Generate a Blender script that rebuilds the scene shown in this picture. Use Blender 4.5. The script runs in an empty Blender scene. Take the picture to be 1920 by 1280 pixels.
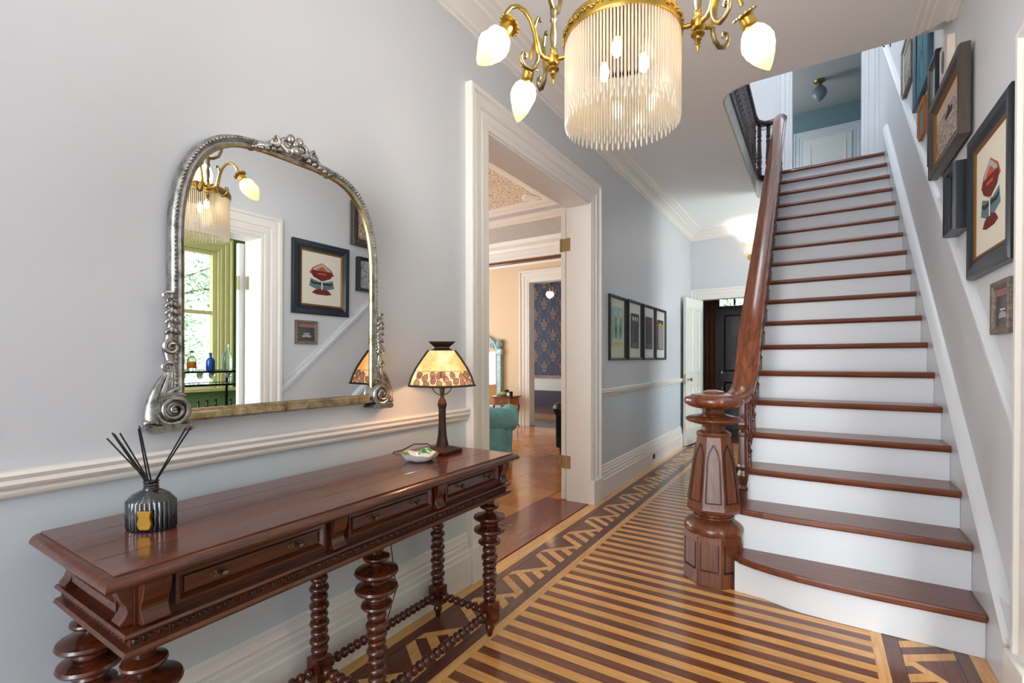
import bpy, bmesh, math, random
from mathutils import Vector, Matrix
random.seed(7)
S = bpy.context.scene
COL = S.collection
PI = math.pi
sin, cos = math.sin, math.cos

# ------------------------------------------------------------------ camera
cd = bpy.data.cameras.new('camera'); cam = bpy.data.objects.new('camera', cd); COL.objects.link(cam)
YAW, PIT, ROL = .5655, -.0099, -.0021
F = Vector((-sin(YAW)*cos(PIT), cos(YAW)*cos(PIT), sin(PIT))); R = Vector((cos(YAW), sin(YAW), 0)); U = R.cross(F)
R2 = R*cos(ROL)+U*sin(ROL); U2 = U*cos(ROL)-R*sin(ROL)
M = Matrix((R2, U2, -F)).transposed().to_4x4(); M.translation = (1.5888, 0, 1.2)
cam.matrix_world = M
cd.sensor_width = 36; cd.lens = 897.12/1920*36; cd.shift_y = 44.2/1920; cd.clip_start = .02
S.camera = cam
# ------------------------------------------------------------------ view, world, daylight, added fill lights
S.view_settings.view_transform = 'Standard'; S.view_settings.look = 'None'
S.view_settings.gamma = 1; S.view_settings.use_curve_mapping = False
S.view_settings.exposure = 0.85
W = bpy.data.worlds.new('sky'); S.world = W; W.use_nodes = True
bg = W.node_tree.nodes['Background']; bg.inputs[0].default_value = (.80, .90, 1, 1); bg.inputs[1].default_value = 2.2
def area(name, loc, direction, sx, sy, watts, col=(1, 1, 1)):
    l = bpy.data.lights.new(name, 'AREA'); l.shape = 'RECTANGLE'; l.size = sx; l.size_y = sy; l.energy = watts; l.color = col
    o = bpy.data.objects.new(name, l); COL.objects.link(o); o.location = loc
    o.rotation_euler = Vector(direction).to_track_quat('-Z', 'Y').to_euler(); return o
sl = bpy.data.lights.new('sun', 'SUN'); sl.energy = 6; sl.angle = .02; sl.color = (1, .95, .85)
so = bpy.data.objects.new('sun', sl); COL.objects.link(so); so.rotation_euler = (math.radians(50), 0, math.radians(-15)); so.location = (8, 0, 8)
area('entrance_fill', (1.1, -4.6, 1.6), (0, 1, .05), 1.9, 2.6, 64, (1, .99, .975))  # added fill through an invented opening behind the camera
area('bar_room_fill', (3.6, -.72, 1.6), (0, 1, 0), 1.3, 2.0, 62, (1, 1, .97))  # added fill at an unseen window, brightens the bar room
area('parlour_daylight', (-5.28, 3.2, 1.75), (1, 0, 0), 1.3, 2.3, 27, (.97, .98, 1))
area('parlour_daylight', (-5.28, 5.6, 1.75), (1, 0, 0), 1.3, 2.3, 27, (.97, .98, 1))
area('back_room_daylight', (-5.9, 9.3, 1.7), (1, 0, 0), 1.2, 2.2, 26, (.9, .95, 1))
area('landing_daylight', (-.3, 4.9, 4.9), (1, 0, -.1), 1.6, 1.5, 12, (.9, .95, 1))
area('stairwell_fill', (1.45, 4.7, 5.97), (-.15, 0, -1), 1.2, 2.2, 26, (.93, .96, 1))  # invented overhead source, added to brighten the stairs and far hall
area('passage_fill', (2.36, 6.61, 1.6), (-1, -.1, .1), .7, 2.3, 15, (.97, .98, 1))  # added fill from an invented side opening, lifts the far hall
area('bedroom_daylight', (.2, 8.3, 4.5), (1, 0, .1), .7, .8, 4, (.9, .95, 1))
area('vestibule_daylight', (-1.1, 8.3, 1.8), (1, 0, 0), .8, 1.6, 18, (1, .98, .95))

# ------------------------------------------------------------------ materials
def lin(c):
    r = []
    for v in c[:3]:
        v /= 255.; r.append(v/12.92 if v <= .04045 else ((v+.055)/1.055)**2.4)
    return (*r, 1)
MATS = {}
def base(name):
    m = bpy.data.materials.new(name); m.use_nodes = True; nt = m.node_tree
    MATS[name] = m; return m, nt, nt.nodes['Principled BSDF']
def bump_noise(nt, b, scale, strength, dist=.002, src=None, detail=4):
    tc = nt.nodes.new('ShaderNodeTexCoord'); n = nt.nodes.new('ShaderNodeTexNoise'); n.inputs['Scale'].default_value = scale; n.inputs['Detail'].default_value = detail
    nt.links.new(tc.outputs['Object'], n.inputs['Vector'])
    bp = nt.nodes.new('ShaderNodeBump'); bp.inputs['Strength'].default_value = strength; bp.inputs['Distance'].default_value = dist
    nt.links.new((src or n.outputs['Fac']), bp.inputs['Height']); nt.links.new(bp.outputs[0], b.inputs['Normal'])
def plain(name, c, rough=.5, metal=0, coat=0, bump=None, vary=0, emit=0, trans=0, ior=1.45, alpha=1, spec=.5):
    m, nt, b = base(name)
    b.inputs['Base Color'].default_value = lin(c); b.inputs['Roughness'].default_value = rough; b.inputs['Metallic'].default_value = metal
    b.inputs['Coat Weight'].default_value = coat; b.inputs['Coat Roughness'].default_value = .12; b.inputs['IOR'].default_value = ior
    b.inputs['Transmission Weight'].default_value = trans; b.inputs['Specular IOR Level'].default_value = spec; b.inputs['Alpha'].default_value = alpha
    if emit: b.inputs['Emission Color'].default_value = lin(c); b.inputs['Emission Strength'].default_value = emit
    if vary:
        tc = nt.nodes.new('ShaderNodeTexCoord'); n = nt.nodes.new('ShaderNodeTexNoise'); n.inputs['Scale'].default_value = 9; n.inputs['Detail'].default_value = 5
        nt.links.new(tc.outputs['Object'], n.inputs['Vector'])
        r = nt.nodes.new('ShaderNodeValToRGB'); r.color_ramp.elements[0].position = .3; r.color_ramp.elements[1].position = .7
        r.color_ramp.elements[0].color = lin([v*(1-vary) for v in c]); r.color_ramp.elements[1].color = lin([min(255, v*(1+vary)) for v in c])
        nt.links.new(n.outputs['Fac'], r.inputs[0]); nt.links.new(r.outputs[0], b.inputs['Base Color'])
    if bump: bump_noise(nt, b, *bump)
    return m
def wood(name, cd_, cl_, rough=.3, axis='y', scale=14, stretch=14, coat=.3, rnd=.25, ring=0, coords='Object', tilt=0):
    """grain streaks along one axis; every object gets its own offset and tone"""
    m, nt, b = base(name); N = nt.nodes; L = nt.links
    tc = N.new('ShaderNodeTexCoord'); oi = N.new('ShaderNodeObjectInfo')
    mp = N.new('ShaderNodeMapping'); sc = [scale*stretch/4]*3; sc['xyz'.index(axis)] = scale/6; mp.inputs['Scale'].default_value = sc
    ad = N.new('ShaderNodeVectorMath'); ad.operation = 'ADD'; mu = N.new('ShaderNodeMath'); mu.operation = 'MULTIPLY'; mu.inputs[1].default_value = 37
    L.new(oi.outputs['Random'], mu.inputs[0]); L.new(tc.outputs[coords], ad.inputs[0]); L.new(mu.outputs[0], ad.inputs[1]); 
    if tilt: rt = N.new('ShaderNodeMapping'); rt.inputs['Rotation'].default_value = (tilt, 0, 0); L.new(ad.outputs[0], rt.inputs['Vector']); L.new(rt.outputs[0], mp.inputs['Vector'])
    else: L.new(ad.outputs[0], mp.inputs['Vector'])
    n = N.new('ShaderNodeTexNoise'); n.inputs['Scale'].default_value = 1; n.inputs['Detail'].default_value = 6; n.inputs['Roughness'].default_value = .6; n.inputs['Distortion'].default_value = .4
    L.new(mp.outputs[0], n.inputs['Vector'])
    r = N.new('ShaderNodeValToRGB'); r.color_ramp.elements[0].position = .32; r.color_ramp.elements[1].position = .68
    r.color_ramp.elements[0].color = lin(cd_); r.color_ramp.elements[1].color = lin(cl_); L.new(n.outputs['Fac'], r.inputs[0])
    hsv = N.new('ShaderNodeHueSaturation'); mr = N.new('ShaderNodeMapRange'); mr.inputs['To Min'].default_value = 1-rnd; mr.inputs['To Max'].default_value = 1+rnd
    L.new(oi.outputs['Random'], mr.inputs['Value']); L.new(mr.outputs[0], hsv.inputs['Value']); L.new(r.outputs[0], hsv.inputs['Color'])
    L.new(hsv.outputs[0], b.inputs['Base Color'])
    b.inputs['Roughness'].default_value = rough; b.inputs['Coat Weight'].default_value = coat; b.inputs['Coat Roughness'].default_value = .1
    bp = N.new('ShaderNodeBump'); bp.inputs['Strength'].default_value = .12; bp.inputs['Distance'].default_value = .0015
    L.new(n.outputs['Fac'], bp.inputs['Height']); L.new(bp.outputs[0], b.inputs['Normal'])
    return m
def two_tone_wall(name, lo, hi, z):
    m, nt, b = base(name); N = nt.nodes; L = nt.links
    g = N.new('ShaderNodeNewGeometry'); s = N.new('ShaderNodeSeparateXYZ'); L.new(g.outputs['Position'], s.inputs[0])
    c = N.new('ShaderNodeMath'); c.operation = 'GREATER_THAN'; c.inputs[1].default_value = z; L.new(s.outputs[2], c.inputs[0])
    mx = N.new('ShaderNodeMix'); mx.data_type = 'RGBA'; mx.inputs[6].default_value = lin(lo); mx.inputs[7].default_value = lin(hi)
    L.new(c.outputs[0], mx.inputs[0]); L.new(mx.outputs[2], b.inputs['Base Color']); b.inputs['Roughness'].default_value = .42
    bump_noise(nt, b, 160, .05); return m
def pattern(name, c1, c2, c3, scale, rough=.8):
    """printed scroll pattern for ceiling papers and wallpapers"""
    m, nt, b = base(name); N = nt.nodes; L = nt.links
    tc = N.new('ShaderNodeTexCoord'); v = N.new('ShaderNodeTexVoronoi'); v.feature = 'F1'; v.inputs['Scale'].default_value = scale; v.inputs['Randomness'].default_value = .35
    L.new(tc.outputs['Object'], v.inputs['Vector'])
    w = N.new('ShaderNodeMath'); w.operation = 'MULTIPLY'; w.inputs[1].default_value = 26; L.new(v.outputs['Distance'], w.inputs[0])
    sn = N.new('ShaderNodeMath'); sn.operation = 'SINE'; L.new(w.outputs[0], sn.inputs[0])
    n = N.new('ShaderNodeTexNoise'); n.inputs['Scale'].default_value = scale*2.2; L.new(tc.outputs['Object'], n.inputs['Vector'])
    ml = N.new('ShaderNodeMath'); ml.operation = 'MULTIPLY'; L.new(sn.outputs[0], ml.inputs[0]); L.new(n.outputs['Fac'], ml.inputs[1])
    r = N.new('ShaderNodeValToRGB'); e = r.color_ramp.elements; e[0].position = .1; e[0].color = lin(c1); e[1].position = .36; e[1].color = lin(c2)
    q = e.new(.44); q.color = lin(c3); L.new(ml.outputs[0], r.inputs[0]); L.new(r.outputs[0], b.inputs['Base Color']); b.inputs['Roughness'].default_value = rough
    return m
def noisy(name, stops, scale, rough=.5, metal=0, stretch=(1, 1, 1), detail=8, bump=0, emit=0):
    m, nt, b = base(name); N = nt.nodes; L = nt.links
    tc = N.new('ShaderNodeTexCoord'); mp = N.new('ShaderNodeMapping'); mp.inputs['Scale'].default_value = stretch
    L.new(tc.outputs['Object'], mp.inputs[0]); n = N.new('ShaderNodeTexNoise'); n.inputs['Scale'].default_value = scale; n.inputs['Detail'].default_value = detail; n.inputs['Roughness'].default_value = .65
    L.new(mp.outputs[0], n.inputs['Vector']); r = N.new('ShaderNodeValToRGB'); e = r.color_ramp.elements
    e[0].position, e[0].color = stops[0][0], lin(stops[0][1]); e[1].position, e[1].color = stops[-1][0], lin(stops[-1][1])
    for p_, c_ in stops[1:-1]: q = e.new(p_); q.color = lin(c_)
    L.new(n.outputs['Fac'], r.inputs[0]); L.new(r.outputs[0], b.inputs['Base Color']); b.inputs['Roughness'].default_value = rough; b.inputs['Metallic'].default_value = metal
    if emit: L.new(r.outputs[0], b.inputs['Emission Color']); b.inputs['Emission Strength'].default_value = emit
    if bump:
        bp = N.new('ShaderNodeBump'); bp.inputs['Strength'].default_value = bump; bp.inputs['Distance'].default_value = .004; L.new(n.outputs['Fac'], bp.inputs['Height']); L.new(bp.outputs[0], b.inputs['Normal'])
    return m

WALL = two_tone_wall('wall_paint', (207, 219, 227), (211, 215, 220), .885)
WALLU = plain('upper_wall_paint', (218, 221, 226), .5, bump=(160, .05))
TRIM = plain('trim_paint', (240, 237, 230), .3)
TRIM_C = plain('stair_trim_paint', (222, 227, 232), .28)
CEIL = plain('ceiling_paint', (248, 249, 248), .6)
CREAM = plain('parlour_wall_paint', (232, 208, 172), .6)
LAV = plain('lavender_paint', (202, 200, 206), .6)
GREEN = pattern('green_wallpaper', (112, 138, 92), (98, 126, 80), (134, 154, 104), 16)
BARTRIM = plain('olive_trim_paint', (222, 208, 152), .4)
PAPER_B = pattern('beige_ceiling_paper', (236, 222, 198), (150, 108, 84), (226, 208, 180), 8)
PAPER_G = pattern('grey_ceiling_paper', (206, 207, 202), (146, 148, 146), (214, 213, 206), 9)
DAMASK = pattern('navy_wallpaper', (44, 48, 66), (60, 62, 78), (50, 54, 70), 14, .7)
MOTIF = plain('wallpaper_print', (116, 94, 84), .7)
FL_L = wood('floor_light_wood', (212, 146, 76), (238, 184, 110), .3, 'x', 30, 10, .35, .10)
FL_D = wood('floor_dark_wood', (100, 54, 34), (140, 82, 50), .3, 'x', 30, 10, .35, .14)
FL_LY = wood('border_light_wood', (212, 150, 82), (238, 188, 118), .3, 'y', 30, 10, .35, .10)
FL_DY = wood('border_dark_wood', (82, 42, 28), (120, 64, 40), .3, 'y', 30, 10, .35, .14)
THRESH = wood('threshold_wood', (110, 46, 22), (150, 70, 34), .25, 'y', 24, 8, .5, .05)
PQ_X = wood('parquet_wood_x', (188, 118, 60), (216, 150, 86), .22, 'x', 27, 9, .5, .14)
PQ_Y = wood('parquet_wood_y', (178, 104, 48), (206, 138, 72), .22, 'y', 27, 9, .5, .14)
TREAD = wood('tread_wood', (86, 42, 24), (128, 70, 44), .32, 'x', 30, 12, .25, .06)
NEWEL = wood('newel_wood', (84, 42, 22), (124, 70, 42), .28, 'z', 27, 9, .4, .04)
RAIL = wood('handrail_wood', (90, 42, 22), (146, 80, 46), .26, 'y', 12, 16, .5, .04, tilt=-.72)
BALU = wood('baluster_wood', (66, 30, 18), (104, 54, 34), .3, 'z', 27, 9, .4, .1)
LRAIL = wood('landing_rail_wood', (38, 26, 24), (64, 42, 34), .35, 'y', 27, 9, .3, .05)
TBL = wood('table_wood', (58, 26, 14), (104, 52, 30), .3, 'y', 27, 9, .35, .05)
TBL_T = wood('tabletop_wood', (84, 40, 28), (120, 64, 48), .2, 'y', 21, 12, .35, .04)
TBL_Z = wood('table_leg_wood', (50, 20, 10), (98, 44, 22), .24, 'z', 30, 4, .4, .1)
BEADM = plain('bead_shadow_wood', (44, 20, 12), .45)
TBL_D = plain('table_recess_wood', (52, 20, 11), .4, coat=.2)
BRASS = plain('brass', (170, 142, 70), .28, 1, vary=.3)
BRASS_A = plain('antique_brass', (132, 118, 84), .34, 1, vary=.25)
KNOB = plain('knob_metal', (110, 98, 84), .35, 1)
SILVER = noisy('silver_leaf', [(.3, (92, 90, 84)), (.5, (170, 170, 166)), (.72, (206, 204, 198))], 26, .3, 1, bump=.2)
SILGOLD = noisy('silver_gilt', [(.3, (120, 92, 62)), (.5, (178, 158, 122)), (.7, (206, 192, 162))], 26, .32, 1)
MIRROR = plain('mirror_glass', (236, 240, 240), .0, 1)
HINGE = plain('hinge_steel', (176, 164, 130), .35, 1)
BLACKM = plain('black_metal', (28, 27, 27), .4, .6)
CORD = plain('cord_rubber', (22, 20, 20), .6)
BRONZE = noisy('patinated_bronze', [(.35, (52, 42, 38)), (.6, (80, 62, 50)), (.75, (118, 66, 36))], 9, .4, .7)
def lampglass(name, stops, scale, emit, st=(1, 1, 1)):
    return noisy(name, stops, scale, .35, 0, st, 4, 0, emit)
SHADE_G = lampglass('amber_glass', [(.3, (236, 150, 78)), (.5, (244, 190, 122)), (.7, (250, 208, 172))], 16, .38, (1, 1, .4))
SHADE_L = lampglass('leaf_glass', [(.3, (120, 78, 62)), (.6, (178, 122, 98)), (.7, (196, 150, 116))], 30, .2)
LEAD = plain('lead_came', (66, 58, 50), .45, .7)
def translucent(name, c, tr=.35, gl=.12):
    m, nt, b = base(name); N = nt.nodes; L = nt.links; out = N['Material Output']
    t = N.new('ShaderNodeBsdfTranslucent'); d = N.new('ShaderNodeBsdfDiffuse'); p = N.new('ShaderNodeBsdfTransparent'); g = N.new('ShaderNodeBsdfGlossy'); g.inputs['Roughness'].default_value = .15
    for q in (t, d): q.inputs['Color'].default_value = lin(c)
    a = N.new('ShaderNodeMixShader'); a.inputs[0].default_value = .35; L.new(t.outputs[0], a.inputs[1]); L.new(d.outputs[0], a.inputs[2])
    e = N.new('ShaderNodeMixShader'); e.inputs[0].default_value = tr; L.new(a.outputs[0], e.inputs[1]); L.new(p.outputs[0], e.inputs[2])
    h = N.new('ShaderNodeMixShader'); h.inputs[0].default_value = gl; L.new(e.outputs[0], h.inputs[1]); L.new(g.outputs[0], h.inputs[2]); L.new(h.outputs[0], out.inputs['Surface'])
    return m
FROST = translucent('frosted_lamp_glass', (255, 236, 206), .0, .08)
ROD = translucent('frosted_rod_glass', (255, 250, 240))
BULB = plain('lit_bulb', (255, 226, 180), .5, emit=18)
PORC = plain('porcelain', (226, 236, 240), .15, coat=.5)
PORC_G = noisy('green_glaze', [(.35, (34, 120, 62)), (.5, (90, 160, 90)), (.62, (214, 226, 196))], 60, .15)
GILT = plain('gilt', (196, 152, 62), .3, 1)
BOTTLE = plain('dark_bottle_glass', (12, 20, 26), .06, coat=1)
REED = plain('black_reed', (16, 16, 18), .6)
LABELG = plain('gold_label', (150, 110, 30), .35, .6)
WHITE = plain('white_paint', (238, 238, 236), .4)
DOORW = plain('door_paint', (228, 232, 222), .35)
DKDOOR = wood('dark_door_wood', (34, 20, 18), (56, 34, 30), .3, 'z', 24, 9, .4, .03)
BRWOOD = wood('brown_casing_wood', (86, 44, 22), (132, 74, 38), .3, 'z', 27, 9, .4, .05)
BLK = plain('black_frame', (34, 33, 34), .4)
NAVYF = wood('navy_frame', (16, 24, 32), (34, 44, 54), .35, 'z', 27, 9, .2, .05)
GREYF = wood('grey_brown_frame', (60, 52, 46), (84, 74, 66), .4, 'z', 27, 9, .1, .05)
GOLDF = plain('gold_frame', (140, 98, 44), .45, .5)
ORANGEF = wood('orange_wood_frame', (150, 84, 34), (190, 116, 54), .4, 'z', 27, 9, .1, .05)
ORNF = noisy('aged_silver_frame', [(.3, (84, 76, 68)), (.6, (142, 130, 114)), (.75, (176, 164, 140))], 60, .5, .4, bump=.5)
CREAMF = plain('cream_frame', (222, 214, 200), .5)
MATB = plain('white_matboard', (222, 222, 216), .8)
MATG = plain('pale_green_matboard', (206, 216, 192), .8)
PAPER = plain('cream_paper', (232, 226, 208), .7)
TEAL = plain('teal_velvet', (104, 164, 174), .75, vary=.12)
LEATHER = plain('black_leather', (20, 24, 34), .25, coat=.3)
FABD = plain('charcoal_cloth', (46, 48, 54), .9)
GLASS = plain('window_glass', (255, 255, 255), .0, trans=1, ior=1.02)
CLEAR = plain('clear_glass', (225, 240, 242), .03, trans=.9, ior=1.3)
CHROME = plain('chrome', (150, 156, 160), .15, 1)
LEAF_A = noisy('leaf_green', [(.3, (110, 150, 96)), (.7, (176, 204, 150))], 3, .7)
LEAF_B = noisy('leaf_pale', [(.3, (120, 150, 110)), (.7, (196, 206, 176))], 3, .7)
BARK = plain('bark', (120, 104, 92), .9)
GRASS = plain('lawn', (110, 140, 80), .9, vary=.2)

# ------------------------------------------------------------------ mesh builder
class MB:
    def __init__(s): s.v = []; s.f = []
    def add(s, v, f):
        k = len(s.v); s.v += [tuple(q) for q in v]; s.f += [tuple(i+k for i in q) for q in f]; return s
    def box(s, x0, y0, z0, x1, y1, z1):
        return s.add([(x0, y0, z0), (x1, y0, z0), (x1, y1, z0), (x0, y1, z0), (x0, y0, z1), (x1, y0, z1), (x1, y1, z1), (x0, y1, z1)],
                     [(0, 3, 2, 1), (4, 5, 6, 7), (0, 1, 5, 4), (1, 2, 6, 5), (2, 3, 7, 6), (3, 0, 4, 7)])
    def ext(s, poly, axis, d0, d1):
        fn = {'x': lambda a, b, d: (d, a, b), 'y': lambda a, b, d: (a, d, b), 'z': lambda a, b, d: (a, b, d)}[axis]
        n = len(poly); v = [fn(a, b, d0) for a, b in poly]+[fn(a, b, d1) for a, b in poly]
        return s.add(v, [tuple(range(n-1, -1, -1)), tuple(range(n, 2*n))]+[(i, (i+1) % n, n+(i+1) % n, n+i) for i in range(n)])
    def lathe(s, prof, n=24, c=(0, 0, 0), M=None, ph=0):
        v = []; f = []; k = len(prof)
        for i in range(n):
            a = 2*PI*i/n+ph
            for r, z in prof: v.append(Vector((r*cos(a), r*sin(a), z)))
        if M is not None: v = [M @ q for q in v]
        v = [q+Vector(c) for q in v]
        for i in range(n):
            j = (i+1) % n
            for q in range(k-1): f.append((i*k+q, j*k+q, j*k+q+1, i*k+q+1))
        if prof[0][0] > 1e-6: f.append(tuple(i*k for i in range(n-1, -1, -1)))
        if prof[-1][0] > 1e-6: f.append(tuple(i*k+k-1 for i in range(n)))
        return s.add(v, f)
    def tube(s, pts, r, n=8, closed=False, sq=1.0, up=None):
        pts = [Vector(p) for p in pts]; m = len(pts); rs = r if isinstance(r, (list, tuple)) else [r]*m
        v = []; f = []; nrm = None
        for i, p in enumerate(pts):
            a = pts[(i-1) % m] if (closed or i > 0) else p; b = pts[(i+1) % m] if (closed or i < m-1) else p
            t = (b-a).normalized()
            if up is not None: nrm = (Vector(up)-t*t.dot(Vector(up))).normalized()
            elif nrm is None:
                nrm = t.orthogonal().normalized()
            else: nrm = (nrm-t*t.dot(nrm)).normalized()
            bi = t.cross(nrm)
            for k in range(n): q = 2*PI*k/n; v.append(p+(nrm*cos(q)*sq+bi*sin(q))*rs[i])
        for i in range(m if closed else m-1):
            j = (i+1) % m
            for k in range(n): l = (k+1) % n; f.append((i*n+k, i*n+l, j*n+l, j*n+k))
        if not closed: f += [tuple(range(n-1, -1, -1)), tuple((m-1)*n+k for k in range(n))]
        return s.add(v, f)
    def ball(s, c, r, n=10, m=6, M=None):
        r = r if isinstance(r, (list, tuple)) else (r, r, r)
        v = [Vector((0, 0, -r[2]))]; f = []
        for i in range(1, m):
            t = -PI/2+PI*i/m
            for k in range(n): q = 2*PI*k/n; v.append(Vector((r[0]*cos(t)*cos(q), r[1]*cos(t)*sin(q), r[2]*sin(t))))
        v.append(Vector((0, 0, r[2])))
        for k in range(n): f.append((0, 1+(k+1) % n, 1+k)); f.append((len(v)-1, 1+(m-2)*n+k, 1+(m-2)*n+(k+1) % n))
        for i in range(m-2):
            for k in range(n): l = (k+1) % n; f.append((1+i*n+k, 1+i*n+l, 1+(i+1)*n+l, 1+(i+1)*n+k))
        if M is not None: v = [M @ q for q in v]
        return s.add([q+Vector(c) for q in v], f)
    def sweep(s, path, prof, closed=True, place=None):
        """mitred sweep of a profile (offset to the left of the path, depth) along a 2D path; place(a,b,depth)->xyz"""
        place = place or (lambda a, b, d: (a, -d, b)); m = len(path); P = [Vector(p) for p in path]; k = len(prof); v = []; f = []
        for i in range(m):
            d1 = (P[i]-P[i-1]).normalized() if (closed or i > 0) else None; d2 = (P[(i+1) % m]-P[i]).normalized() if (closed or i < m-1) else None
            d1 = d1 or d2; d2 = d2 or d1
            n1 = Vector((-d1.y, d1.x)); n2 = Vector((-d2.y, d2.x)); nn = n1+n2; nn = nn/max(.2, nn.dot(n1))
            for o, d in prof: q = P[i]+nn*o; v.append(place(q.x, q.y, d))
        for i in range(m if closed else m-1):
            j = (i+1) % m
            for q in range(k): l = (q+1) % k; f.append((i*k+q, i*k+l, j*k+l, j*k+q))
        if not closed: f += [tuple(range(k)), tuple((m-1)*k+q for q in range(k-1, -1, -1))]
        return s.add(v, f)
    def xf(s, M):
        s.v = [tuple(M @ Vector(q)) for q in s.v]; return s
    def mesh(s, name, smooth=None):
        me = bpy.data.meshes.new(name); me.from_pydata(s.v, [], s.f)
        bm = bmesh.new(); bm.from_mesh(me); bmesh.ops.recalc_face_normals(bm, faces=bm.faces); bm.to_mesh(me); bm.free()
        if smooth:
            for p in me.polygons: p.use_smooth = True
            me.set_sharp_from_angle(angle=math.radians(smooth))
        me.update(); return me
    def build(s, name, mat, parent=None, smooth=None, bevel=0, loc=None, rot=None):
        return obj(name, s.mesh(name, smooth), mat, parent, bevel, loc, rot)
def obj(name, me, mat, parent=None, bevel=0, loc=None, rot=None):
    if mat and not me.materials: me.materials.append(mat)
    o = bpy.data.objects.new(name, me); COL.objects.link(o)
    if parent: o.parent = parent
    if loc: o.location = loc
    if rot: o.rotation_euler = rot
    if bevel:
        b = o.modifiers.new('bevel', 'BEVEL'); b.width = bevel; b.segments = 2; b.limit_method = 'ANGLE'; b.angle_limit = math.radians(40); b.harden_normals = False
    return o
def thing(name, label, cat, loc=(0, 0, 0), rz=0, group=None):
    o = bpy.data.objects.new(name, None); COL.objects.link(o); o.location = loc; o.rotation_euler = (0, 0, rz); o.empty_display_size = .1
    return tag(o, label, cat, group)
def tag(o, label, cat, group=None):
    o['label'] = label; o['category'] = cat
    if group: o['group'] = group
    return o
def struct(o, label=None):
    o['kind'] = 'structure'
    if label: o['label'] = label
    return o
def copy_tree(o, parent=None):
    c = o.copy(); COL.objects.link(c); c.parent = parent
    for ch in list(o.children): copy_tree(ch, c)
    return c
B = lambda *a: MB().box(*a)
def arc(cx, cy, r, a0, a1, n): return [(cx+r*cos(math.radians(a0+(a1-a0)*i/n)), cy+r*sin(math.radians(a0+(a1-a0)*i/n))) for i in range(n+1)]
def spiral(cx, cy, r0, r1, a0, turns, n=26): return [(cx+(r0+(r1-r0)*i/n)*cos(a0+turns*2*PI*i/n), cy+(r0+(r1-r0)*i/n)*sin(a0+turns*2*PI*i/n)) for i in range(n+1)]

# ================================================================== THE SETTING
NOSE = lambda y: .88*(y-2.393)+.004
# ---- hall floor: slab, striped field boards, inlaid border
fl = struct(B(-.19, -4.75, -.12, 2.39, 7.7, -.012).build('floor', FL_DY))
PITCH = .0475
bme = {}
for nm, mt in (('light', FL_L), ('dark', FL_D)):
    me = B(.4125, .0004, -.012, 1.8045, PITCH-.0004, 0).mesh('floor_board'); me.materials.append(mt); bme[nm] = me
k0 = -28
for k in range(k0, 127):
    y = 1.580+PITCH*k
    obj('floor_board', bme['dark' if k % 2 == 0 else 'light'], None, fl, loc=(0, y, random.uniform(-.0006, 0)))
YA, YB = 1.580+PITCH*k0, 7.5
def flat_piece(poly, mt, name='inlay_piece', g=.0006):
    cx = sum(p[0] for p in poly)/len(poly); cy = sum(p[1] for p in poly)/len(poly)
    q = [(a-cx, b-cy) for a, b in poly]; q = [(a*(1-g*20), b*(1-g*20)) for a, b in q]
    MB().ext(q, 'z', -.012, random.uniform(-.0007, 0)).build(name, mt, fl, loc=(cx, cy, 0))
def clip(poly, a, b, c):           # keep a*x+b*y<=c
    out = []
    for i, p in enumerate(poly):
        q = poly[(i+1) % len(poly)]; dp = a*p[0]+b*p[1]-c; dq = a*q[0]+b*q[1]-c
        if dp <= 0: out.append(p)
        if dp*dq < 0: t = dp/(dp-dq); out.append((p[0]+(q[0]-p[0])*t, p[1]+(q[1]-p[1])*t))
    return out
def strip(x0, x1, mt, y0=YA, y1=YB):
    n = max(1, round((y1-y0)/1.9)); ys = [y0+(y1-y0)*i/n for i in range(n+1)]
    for a, b in zip(ys, ys[1:]): B(x0+.0005, a+.0005, -.012, x1-.0005, b-.0005, random.uniform(-.0006, 0)).build('border_strip', mt, fl)
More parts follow.
